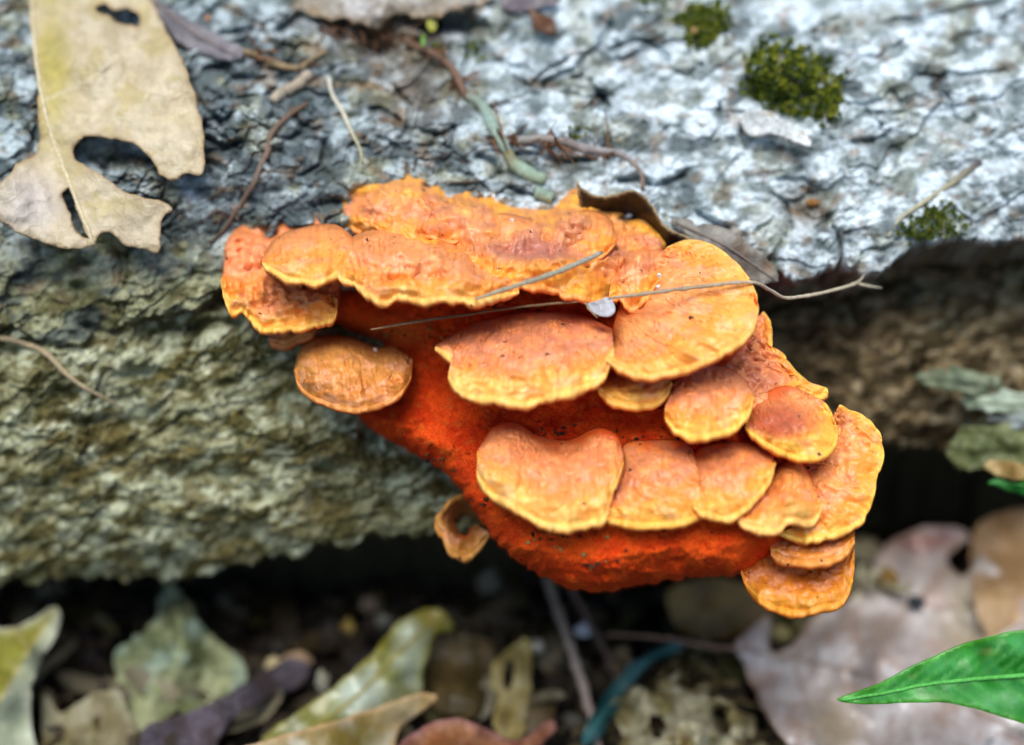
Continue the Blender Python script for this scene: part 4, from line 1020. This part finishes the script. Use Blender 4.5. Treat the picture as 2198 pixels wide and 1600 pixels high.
# --- litter on the ground
leaf('folded_leaf', 'pale olive folded leaf standing up at the left edge', [(-60, 1345), (0, 1350), (55, 1338), (100, 1308), (122, 1304), (129, 1326), (122, 1362), (88, 1420), (68, 1490), (68, 1560), (80, 1680), (-70, 1690)],
     [(-40, 1350, 2.2), (60, 1340, 2.4), (122, 1308, 2.6), (55, 1405, 2.6), (0, 1500, 2.2), (100, 1400, 2.0), (60, 1560, 1.0), (-40, 1650, 1.2), (70, 1680, .5)], [(.34, .37, .23), (.42, .46, .33)], on='h', seed=501, wav=.05,
     split=(((122, 1308), (-10, 1520)), (.22, .21, .03)), veins=[[(122, 1310), (55, 1405), (-10, 1520)], [(30, 1352), (62, 1392)]], veincol=(.42, .36, .12), edgecol=(.5, .5, .4))
leaf('mouldy_leaf', 'broad pale green mouldy leaf in the shade under the log', [(365, 1248), (402, 1290), (440, 1350), (500, 1400), (526, 1430), (520, 1472), (480, 1512), (420, 1532), (335, 1562), (290, 1586), (272, 1540), (252, 1480), (248, 1405), (290, 1370), (330, 1330), (345, 1280)],
     [(370, 1255, 1.9), (440, 1350, 1.3), (520, 1440, .7), (260, 1430, 1.0), (300, 1570, .6), (380, 1400, 1.6)], [(.12, .14, .06), (.30, .32, .17), (.22, .29, .22)], on='h', seed=503, wav=.35, rag=9,
     mid=[(368, 1262), (390, 1380), (340, 1550)], veincol=(.34, .38, .2), fold=.05)
leaf('ribbed_leaf', 'tan ribbed leaf scrap at the bottom left of the mouldy leaf', [(92, 1496), (130, 1530), (168, 1508), (205, 1488), (252, 1484), (280, 1540), (300, 1600), (310, 1680), (120, 1690)],
     [(95, 1500, .8), (200, 1495, 1.0), (290, 1600, .5), (150, 1680, .4)], [(.17, .14, .07), (.28, .26, .16)], on='h', seed=505, veins=[[(205, 1490), (190, 1680)], [(235, 1490), (250, 1680)], [(150, 1520), (140, 1680)]], veincol=(.2, .17, .07), vstrength=.06)
leaf('bark_strip', 'dark violet bark strip lying across the bottom left', [(300, 1600), (312, 1560), (360, 1545), (420, 1522), (520, 1472), (600, 1426), (648, 1416), (662, 1440), (640, 1470), (560, 1512), (480, 1560), (440, 1680), (300, 1690)],
     [(310, 1590, 1.0), (450, 1520, 1.3), (650, 1430, 1.0), (430, 1660, .8)], [(.055, .046, .055), (.09, .075, .092), (.045, .032, .03)], on='h', seed=507, thick=.25, cat='bark strip', rag=4, veins=[[(330, 1570), (640, 1440)], [(340, 1610), (560, 1505)]], mat='wood', wav=.12)
leaf('olive_leaf', 'glossy olive-green leaf arching up below the red mass', [(560, 1590), (640, 1530), (720, 1472), (800, 1400), (850, 1342), (898, 1312), (940, 1308), (966, 1328), (972, 1356), (938, 1360), (922, 1402), (908, 1452), (902, 1502), (880, 1520), (780, 1560), (640, 1620)],
     [(580, 1590, 1.0), (720, 1480, 1.9), (850, 1350, 2.4), (935, 1312, 2.5), (970, 1352, 1.9), (900, 1480, 1.4), (760, 1540, 1.7), (850, 1420, 2.4)], [(.13, .13, .015), (.22, .22, .05), (.30, .33, .22)], on='h', seed=509, wav=.08, mat='wet_leaf',
     mid=[(620, 1600), (760, 1500), (860, 1400), (945, 1318)], fold=-.08, veincol=(.26, .22, .05), edgecol=(.22, .19, .02), patch=[((880, 1400, 34, 60), (.42, .48, .36)), ((770, 1490, 60, 45), (.46, .54, .46)), ((930, 1330, 30, 20), (.30, .22, .04))])
leaf('rolled_leaf', 'tan and brown rolled leaf edge in front of the olive leaf', [(470, 1625), (560, 1592), (640, 1570), (760, 1536), (860, 1502), (918, 1488), (938, 1500), (884, 1545), (852, 1575), (815, 1690), (470, 1700)],
     [(500, 1620, 1.8), (640, 1575, 2.0), (860, 1505, 2.1), (930, 1495, 2.0), (850, 1570, 1.2), (620, 1680, 2.0)], [(.24, .17, .05), (.36, .29, .15), (.44, .44, .36)], on='h', seed=511, edgecol=(.52, .32, .15), wav=.06, patch=[((760, 1585, 90, 30), (.17, .13, .02))])
leaf('rusty_leaf', 'rust-brown curled leaf at the bottom edge near the middle', [(830, 1640), (862, 1596), (905, 1562), (952, 1544), (1010, 1548), (1060, 1574), (1110, 1588), (1150, 1566), (1184, 1548), (1194, 1566), (1160, 1606), (1140, 1690), (820, 1700)],
     [(840, 1620, 1.2), (950, 1548, 1.8), (1060, 1578, 1.4), (1190, 1555, 1.3), (980, 1640, 2.2), (1120, 1660, 1.2)], [(.22, .08, .025), (.34, .16, .08), (.14, .05, .02)], on='h', seed=513, edgecol=(.20, .08, .09), veins=[[(975, 1550), (985, 1690)]], veincol=(.2, .08, .03))
leaf('holed_leaf', 'small upright khaki leaf with a hole beside the mauve stick', [(1132, 1372), (1142, 1420), (1138, 1480), (1132, 1550), (1112, 1592), (1072, 1586), (1058, 1542), (1072, 1500), (1052, 1466), (1062, 1420), (1100, 1388)],
     [(1132, 1375, 1.5), (1100, 1480, 1.0), (1090, 1585, .5)], [(.12, .09, .025), (.22, .17, .06), (.28, .24, .15)], on='h', seed=515, step=6, holes=[[(1084, 1424), (1104, 1414), (1102, 1456), (1086, 1486), (1080, 1452)]], edgecol=(.40, .32, .10), veins=[[(1130, 1380), (1095, 1580)]], veincol=(.3, .24, .06))
leaf('dark_leaf', 'dark brown leaf in shadow right of the olive leaf', [(930, 1370), (975, 1356), (1020, 1366), (1062, 1390), (1050, 1470), (1030, 1530), (980, 1545), (930, 1520), (915, 1450)],
     [(940, 1375, 1.2), (1050, 1390, 1.1), (980, 1530, .6)], [(.05, .035, .010), (.09, .06, .02)], on='h', seed=517, wav=.12)
tag(tube('stick', [(1168, 1225, gw(1225, 2.6)), (1190, 1290, gw(1290, 2.0)), (1218, 1370, gw(1370, 1.6)), (1250, 1470, gw(1470, 1.1)), (1278, 1570, gw(1570, .5)), (1290, 1640, gw(1640, .3))], (.10, .12, .13, .13, .10), M['twig'], [(.22, .17, .14), (.30, .24, .20), (.26, .20, .17)], seed=519), 'mauve-grey stick standing below the red mass', 'stick')
tag(tube('stick', [(1225, 1262, gw(1262, 2.2)), (1262, 1330, gw(1330, 1.5)), (1300, 1400, gw(1400, .9)), (1330, 1470, gw(1470, .4))], (.08, .09, .08, .06), M['twig'], (.14, .09, .07), seed=521), 'thinner dark stick beside the mauve-grey one', 'stick')
leaf('teal_blade', 'dark teal grass blade beside the mauve stick', [(1246, 1590), (1268, 1540), (1296, 1494), (1350, 1430), (1415, 1390), (1466, 1378), (1460, 1396), (1396, 1428), (1346, 1486), (1304, 1560), (1268, 1600)],
     [(1250, 1590, .8), (1350, 1440, 1.3), (1465, 1385, 1.2)], [(.010, .05, .052), (.02, .085, .085)], on='h', seed=523, step=6, mat='green_leaf', mid=[(1256, 1592), (1330, 1480), (1400, 1410), (1462, 1386)], fold=.15, wav=.02, veincol=(.04, .16, .16), cat='grass blade')
leaf('ghost_leaf', 'large pale grey leaf with a long stalk under the lower right caps',
     [(1574, 1390), (1610, 1350), (1648, 1314), (1655, 1350), (1655, 1396), (1690, 1392), (1722, 1352), (1762, 1310), (1812, 1290), (1858, 1250), (1880, 1196), (1930, 1152), (2000, 1130), (2066, 1138), (2110, 1190), (2180, 1260), (2260, 1400), (2290, 1560), (2270, 1690), (1760, 1690), (1722, 1650), (1682, 1592), (1640, 1530), (1612, 1472), (1600, 1432)],
     [(1574, 1390, 1.5), (1650, 1320, 1.2), (1760, 1310, 1.3), (1900, 1170, 1.9), (2050, 1140, 2.4), (1900, 1450, 2.1), (1700, 1600, 1.5), (2000, 1640, 1.6), (2260, 1500, 1.8), (2050, 1300, 2.0), (1800, 1400, 1.7)],
     [(.47, .41, .385), (.58, .54, .52), (.42, .30, .25)], on='h', seed=527, wav=.2, step=9, mat='wet_leaf', mid=[(1576, 1391), (1700, 1412), (1800, 1435), (1920, 1466), (2080, 1520), (2250, 1600)], fold=.05, veincol=(.32, .25, .2), edgecol=(.33, .2, .12),
     veins=[[(1700, 1412), (1790, 1340), (1900, 1260)], [(1800, 1435), (1920, 1340), (2040, 1220)], [(1920, 1466), (2060, 1360), (2140, 1260)], [(1700, 1412), (1730, 1500), (1760, 1620)], [(1800, 1435), (1840, 1530), (1900, 1660)], [(2000, 1490), (2120, 1400), (2220, 1380)]],
     holes=[[(2036, 1192), (2062, 1168), (2090, 1158), (2094, 1190), (2084, 1216), (2068, 1236), (2046, 1222), (2034, 1206)]], vstrength=.02,
     patch=[((1990, 1160, 80, 26), (.36, .15, .11)), ((2080, 1330, 60, 110), (.36, .30, .2)), ((1790, 1560, 60, 70), (.36, .28, .17)), ((1900, 1350, 60, 50), (.27, .2, .17))],
     stem=([(1576, 1391, gw(1391, 1.52)), (1520, 1388, gw(1388, 1.45)), (1450, 1374, gw(1374, 1.5)), (1380, 1366, gw(1366, 1.6)), (1300, 1362, gw(1362, 1.6))], (.06, .05, .045, .04), (.30, .17, .12)))
leaf('tan_leaf', 'smooth tan leaf at the right edge behind the green leaf', [(2088, 1150), (2110, 1118), (2150, 1100), (2210, 1092), (2320, 1110), (2330, 1420), (2170, 1420), (2110, 1350), (2086, 1250)],
     [(2095, 1150, 2.6), (2200, 1100, 2.8), (2300, 1300, 2.8), (2100, 1330, 2.3)], [(.36, .22, .10), (.46, .31, .17)], on='h', seed=529, wav=.08, patch=[((2130, 1130, 40, 60), (.24, .13, .05))], veins=[[(2150, 1380), (2190, 1260), (2260, 1130)]], veincol=(.3, .17, .08))
leaf('green_leaf', 'bright green pointed leaf at the lower right corner', [(1796, 1502), (1850, 1482), (1890, 1466), (1960, 1430), (2060, 1386), (2150, 1360), (2200, 1352), (2300, 1345), (2380, 1440), (2320, 1570), (2260, 1572), (2198, 1554), (2120, 1530), (2040, 1510), (1950, 1509), (1850, 1512)],
     [(1800, 1504, -.6), (1960, 1470, -.2), (2150, 1400, .5), (2198, 1540, .3), (2350, 1450, .9), (2060, 1400, -.1), (2040, 1505, .0)], [(.012, .19, .015), (.03, .30, .03), (.06, .36, .09)], seed=531, mat='green_leaf', wav=.04, fold=.12, rag=1,
     mid=[(1806, 1503), (1900, 1488), (2000, 1468), (2198, 1450), (2370, 1442)], veincol=(.10, .42, .08), midrad=(.03, .06), edgecol=(.10, .36, .03),
     veins=[[(x_, 1503 - (x_ - 1806) * .17), (x_ + 90, 1503 - (x_ - 1806) * .17 - 70)] for x_ in range(1880, 2320, 44)] + [[(x_, 1503 - (x_ - 1806) * .17), (x_ + 95, 1503 - (x_ - 1806) * .17 + 62)] for x_ in range(1900, 2320, 44)], vstrength=.007,
     patch=[((2010, 1496, 40, 10), (.16, .40, .12)), ((2150, 1500, 50, 18), (.14, .42, .14)), ((2120, 1400, 20, 8), (.20, .30, .06)), ((1960, 1452, 8, 5), (.16, .14, .04))])
leaf('green_leaf', 'dark green leaf tip at the right edge above the tan leaf', [(2120, 1036), (2150, 1026), (2200, 1024), (2270, 1030), (2270, 1100), (2200, 1066), (2158, 1050)],
     [(2125, 1036, -4.0), (2250, 1060, -3.2)], [(.012, .13, .02), (.02, .2, .03)], seed=533, mat='green_leaf', fold=.1, mid=[(2122, 1037), (2190, 1042), (2268, 1062)], veincol=(.05, .25, .05))
leaf('ochre_scrap', 'ochre leaf scrap on the dark green leaf tip', [(2112, 1000), (2140, 988), (2180, 992), (2215, 1012), (2215, 1034), (2170, 1030), (2130, 1018)], [(2120, 1000, -4.2), (2210, 1020, -3.4)], [(.34, .22, .07), (.45, .33, .14)], seed=535, step=6)
for i, (lab, pts, c) in enumerate([
    ('pale green blade pointing left out of the hollow at the right edge', [(2060, 862), (2100, 846), (2160, 842), (2280, 852), (2280, 900), (2180, 890), (2120, 884)], [(.30, .38, .25), (.42, .5, .38)]),
    ('grey-green blade under the pale green blade', [(2120, 900), (2190, 892), (2280, 900), (2280, 930), (2190, 918)], [(.30, .36, .34), (.42, .47, .46)]),
    ('olive weathered leaf low in the hollow at the right', [(2036, 960), (2070, 920), (2140, 912), (2240, 930), (2260, 1000), (2160, 1000), (2090, 1010), (2046, 1000)], [(.10, .12, .04), (.18, .2, .08)]),
    ('dim sage leaf on the rotten wood above the pale blade', [(1960, 812), (2020, 790), (2090, 796), (2150, 822), (2100, 846), (2030, 838)], [(.16, .2, .12), (.24, .28, .18)])]):
    cx = np.mean([p[0] for p in pts]); cy = np.mean([p[1] for p in pts])
    leaf('hollow_leaf', lab, pts, [(pts[0][0], pts[0][1], -5.3), (cx, cy, -4.9), (2270, cy, -4.6)], c, seed=541 + i, mid=[pts[0], (cx, cy), (pts[3][0], pts[3][1] + 12)], fold=-.12, wav=.25, rag=12, group='leaves in the hollow at the right edge')
leaf('amber_leaf', 'dark amber leaf in shadow below the red mass', [(1432, 1268), (1470, 1250), (1540, 1240), (1620, 1262), (1648, 1310), (1606, 1352), (1540, 1374), (1460, 1356), (1436, 1310)],
     [(1440, 1270, 2.0), (1540, 1245, 2.4), (1640, 1310, 1.6), (1540, 1370, .9)], [(.14, .08, .018), (.22, .13, .03)], on='h', seed=551, wav=.1)

def tuft(label, cx, cy, n, spread, h, col, seed):
    """a loose pale lichen clump: many short forked lobes"""
    rng = np.random.RandomState(seed); V, F, C = [], [], []
    for i in range(n):
        x, y = cx + rng.normal(0, spread[0]), cy + rng.normal(0, spread[1])
        w0 = gw(y, rng.uniform(.2, h)); d = rng.normal(0, 1, 3) + np.array([0, -.5, .9]); d /= np.linalg.norm(d)
        sd = np.cross(d, rng.normal(0, 1, 3)); sd /= np.linalg.norm(sd); nn = np.cross(d, sd)
        L = rng.uniform(.35, 1.0); wd = rng.uniform(.06, .2); c = P(x, y, w0); b = len(V)
        for t, k in ((0, .5), (.35, 1), (.7, 1.2), (1, .5)):
            m = c + d * L * t + nn * .15 * L * t * t
            V += [m - sd * wd * k, m + nn * wd * .4, m + sd * wd * k, m - nn * wd * .3]
        for r_ in range(3):
            for k in range(4): F.append((b + r_ * 4 + k, b + r_ * 4 + (k + 1) % 4, b + r_ * 4 + 4 + (k + 1) % 4, b + r_ * 4 + 4 + k))
        C += [np.array(col) * rng.uniform(.6, 1.25)] * 16
    return tag(mesh('lichen_tuft', np.array(V), np.array(F), M['moss'], col=np.array(C)), label, 'lichen', None, 'stuff')
leaf('crumpled_leaf', 'crumpled cream leaf remains left of the pale grey leaf', [(1330, 1500), (1370, 1470), (1410, 1490), (1440, 1450), (1470, 1480), (1520, 1470), (1560, 1510), (1600, 1530), (1640, 1600), (1650, 1690), (1320, 1690), (1345, 1600), (1318, 1550)],
     [(1340, 1510, .9), (1450, 1470, 1.2), (1600, 1540, 1.0), (1480, 1600, 1.6), (1400, 1660, 1.2)], [(.24, .2, .08), (.46, .43, .28), (.17, .11, .03)], on='h', seed=561, wav=.8, rag=22, holes=[[(1530, 1520), (1560, 1535), (1570, 1570), (1540, 1560)], [(1400, 1530), (1430, 1545), (1420, 1580), (1390, 1560)]])
tuft('brownish lichen tuft between the teal blade and the pale grey leaf', 1490, 1440, 50, (50, 24), .7, (.24, .19, .08), 603)
tuft('pale crumbly lichen on the pale grey leaf under the orange lobe', 1870, 1262, 60, (24, 14), 2.4, (.50, .46, .30), 607)

for i, (lab, x, y, h, r, c) in enumerate([
    ('tan crumb lying in the dark under the log', 792, 1296, .8, (.22, .24, .2), (.24, .17, .12)), ('ochre crumb left of the tan crumb under the log', 748, 1346, .6, (.17, .2, .16), (.36, .25, .06)),
    ('grey speckled crumb beside the ochre one', 822, 1334, .6, (.26, .2, .2), (.16, .16, .13)), ('beige crumb at the upper end of the violet strip', 640, 1415, .9, (.34, .2, .2), (.34, .23, .14)),
    ('pale yellow crumb touching the beige crumb', 592, 1428, .9, (.26, .24, .2), (.42, .34, .18)), ('olive-grey crumb between the violet strip and the olive leaf', 694, 1470, 1.0, (.2, .32, .2), (.2, .2, .15)),
    ('white pebble beside the khaki holed leaf', 1154, 1388, 1.0, (.16, .15, .14), (.44, .43, .36)), ('white quartz chip between the two sticks', 1252, 1352, 1.2, (.2, .16, .14), (.56, .58, .62)),
    ('yellowish clod in the notch of the pale grey leaf', 1676, 1362, .7, (.3, .26, .2), (.26, .22, .09)), ('amber resin-like clod on the pale grey leaf', 1908, 1246, 2.4, (.26, .3, .24), (.18, .10, .02)),
    ('black beetle-sized clod on the pale grey leaf', 1966, 1292, 2.3, (.2, .17, .16), (.03, .035, .04)), ('grey clod under the red mass on the left', 1046, 1250, .8, (.3, .3, .25), (.20, .17, .12)),
    ('dun clod behind the orange lobe at the right', 1850, 1182, 1.2, (.5, .35, .3), (.26, .22, .13)), ('brown clod left of the thinner dark stick', 1330, 1420, .6, (.4, .35, .3), (.17, .13, .07)),
    ('dull green clod below the amber leaf', 1500, 1392, .4, (.35, .2, .25), (.10, .13, .05))]):
    lump('soil_clod', lab, 'clod', x, y, gw(y, h), r, c, 620 + i, 'clods among the leaves')

# crumbs of soil, bark and seed husk over the ground
rngc = np.random.RandomState(77)
phi = (1 + 5 ** .5) / 2
ico = np.array([(-1, phi, 0), (1, phi, 0), (-1, -phi, 0), (1, -phi, 0), (0, -1, phi), (0, 1, phi), (0, -1, -phi), (0, 1, -phi), (phi, 0, -1), (phi, 0, 1), (-phi, 0, -1), (-phi, 0, 1)]) / 1.9
icf = np.array([(0, 11, 5), (0, 5, 1), (0, 1, 7), (0, 7, 10), (0, 10, 11), (1, 5, 9), (5, 11, 4), (11, 10, 2), (10, 7, 6), (7, 1, 8), (3, 9, 4), (3, 4, 2), (3, 2, 6), (3, 6, 8), (3, 8, 9), (4, 9, 5), (2, 4, 11), (6, 2, 10), (8, 6, 7), (9, 8, 1)])
N = 5200
cx = rngc.uniform(-16, 17, N); cy = rngc.uniform(-10, 10, N)
sz = np.exp(rngc.normal(-2.1, .55, N))
V = ico[None] * (1 + rngc.uniform(-.35, .35, (N, 12, 1))) * sz[:, None, None] * rngc.uniform(.5, 1.5, (N, 1, 3))
V = V + np.stack([cx, cy, ground_z(cx, cy) + sz * .3], 1)[:, None]
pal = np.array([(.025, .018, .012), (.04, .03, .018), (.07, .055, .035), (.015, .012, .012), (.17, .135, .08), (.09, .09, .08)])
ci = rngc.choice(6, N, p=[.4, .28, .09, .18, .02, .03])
C = np.repeat(pal[ci] * rngc.uniform(.7, 1.2, (N, 1)), 12, 0)
F = (icf[None] + (np.arange(N) * 12)[:, None, None]).reshape(-1, 3)
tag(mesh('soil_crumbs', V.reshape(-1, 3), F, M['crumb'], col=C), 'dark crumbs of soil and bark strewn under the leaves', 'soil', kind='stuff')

# broken leaf litter that nobody could count, filling the ground between the leaves
rl = np.random.RandomState(31); V, F, C = [], [], []
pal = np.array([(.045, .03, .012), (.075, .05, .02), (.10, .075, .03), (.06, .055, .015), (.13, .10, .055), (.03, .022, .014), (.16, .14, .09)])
for i in range(620):
    x, y = rl.uniform(-17, 18), rl.uniform(-11, 8); L = rl.uniform(.5, 2.0); W_ = L * rl.uniform(.25, .5); yaw = rl.uniform(0, 6.28)
    u, v = np.meshgrid(np.linspace(-1, 1, 9), np.linspace(-1, 1, 5)); half = np.sqrt(np.clip(1 - u * u, 0, 1)) ** rl.uniform(.7, 1.3) * (1 + .35 * noise(u * 2.5 + i, v * .1 + 3 * np.sign(v), 5))
    X = u * L / 2; Y = v * W_ / 2 * half
    Z = rl.uniform(-.5, .5) * L * (u * u - .3) * .5 + rl.uniform(-.2, .6) * W_ * np.abs(v) * half * .5 + .08 * fbm(u * 1.5 + i, v * 1.5, 2, 8)
    tx, ty = rl.normal(0, .3, 2); Z = Z + tx * X + ty * Y
    c, s_ = math.cos(yaw), math.sin(yaw)
    pts = np.stack([x + c * X - s_ * Y, y + s_ * X + c * Y, Z + ground_z(np.array([x]), np.array([y]))[0] + rl.uniform(.1, .7)], -1).reshape(-1, 3)
    b = len(V) * 45; V.append(pts); F.append(grid_faces(5, 9) + b)
    C.append(np.repeat((pal[rl.randint(7)] * rl.uniform(.6, 1.3))[None], 45, 0) * (1 + .4 * fbm(u * 2 + i, v * 2, 3, 6)).reshape(-1, 1))
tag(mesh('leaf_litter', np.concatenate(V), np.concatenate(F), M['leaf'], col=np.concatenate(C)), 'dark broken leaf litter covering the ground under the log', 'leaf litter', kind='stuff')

rd = np.random.RandomState(8); V, C = [], []
spots = [(1165, 1150, 16, 18, 14, 1), (1200, 1155, 30, 10, 8, 0), (1280, 1212, 18, 10, 10, 0), (1010, 1085, 22, 14, 12, 0), (930, 985, 26, 14, 14, 0), (1180, 925, 60, 8, 26, 0), (1420, 940, 70, 5, 22, 0), (1080, 660, 120, 8, 20, 0),
         (950, 715, 60, 10, 20, 1), (1330, 1130, 50, 8, 8, 0), (1240, 1180, 120, 40, 14, 1)]
for cx, cy, sx, sy, n, tan in spots:
    X = cx + rd.normal(0, sx, n); Y = cy + rd.normal(0, sy, n); k = inside(X, Y, BODY); X = X[k]; Y = Y[k]
    Wd = body_w(X, Y, seg_dist(X, Y, BODY + [BODY[0]])[0]); cc = P(X, Y, Wd + .02)
    for q_ in cc:
        V.append(ico * (1 + rd.uniform(-.4, .4, (12, 1))) * rd.uniform(.015, .05) * rd.uniform(.6, 1.5, 3) + q_)
        C.append(np.repeat((np.array([.32, .22, .06]) if tan and rd.rand() < .7 else np.array([.04, .018, .008]) * rd.uniform(.6, 2.5))[None], 12, 0))
N = len(V)
tag(mesh('debris_crumbs', np.concatenate(V), (icf[None] + (np.arange(N) * 12)[:, None, None]).reshape(-1, 3), M['crumb'], col=np.concatenate(C)), 'dark and tan crumbs of dirt stuck to the red pore mass', 'dirt', kind='stuff')
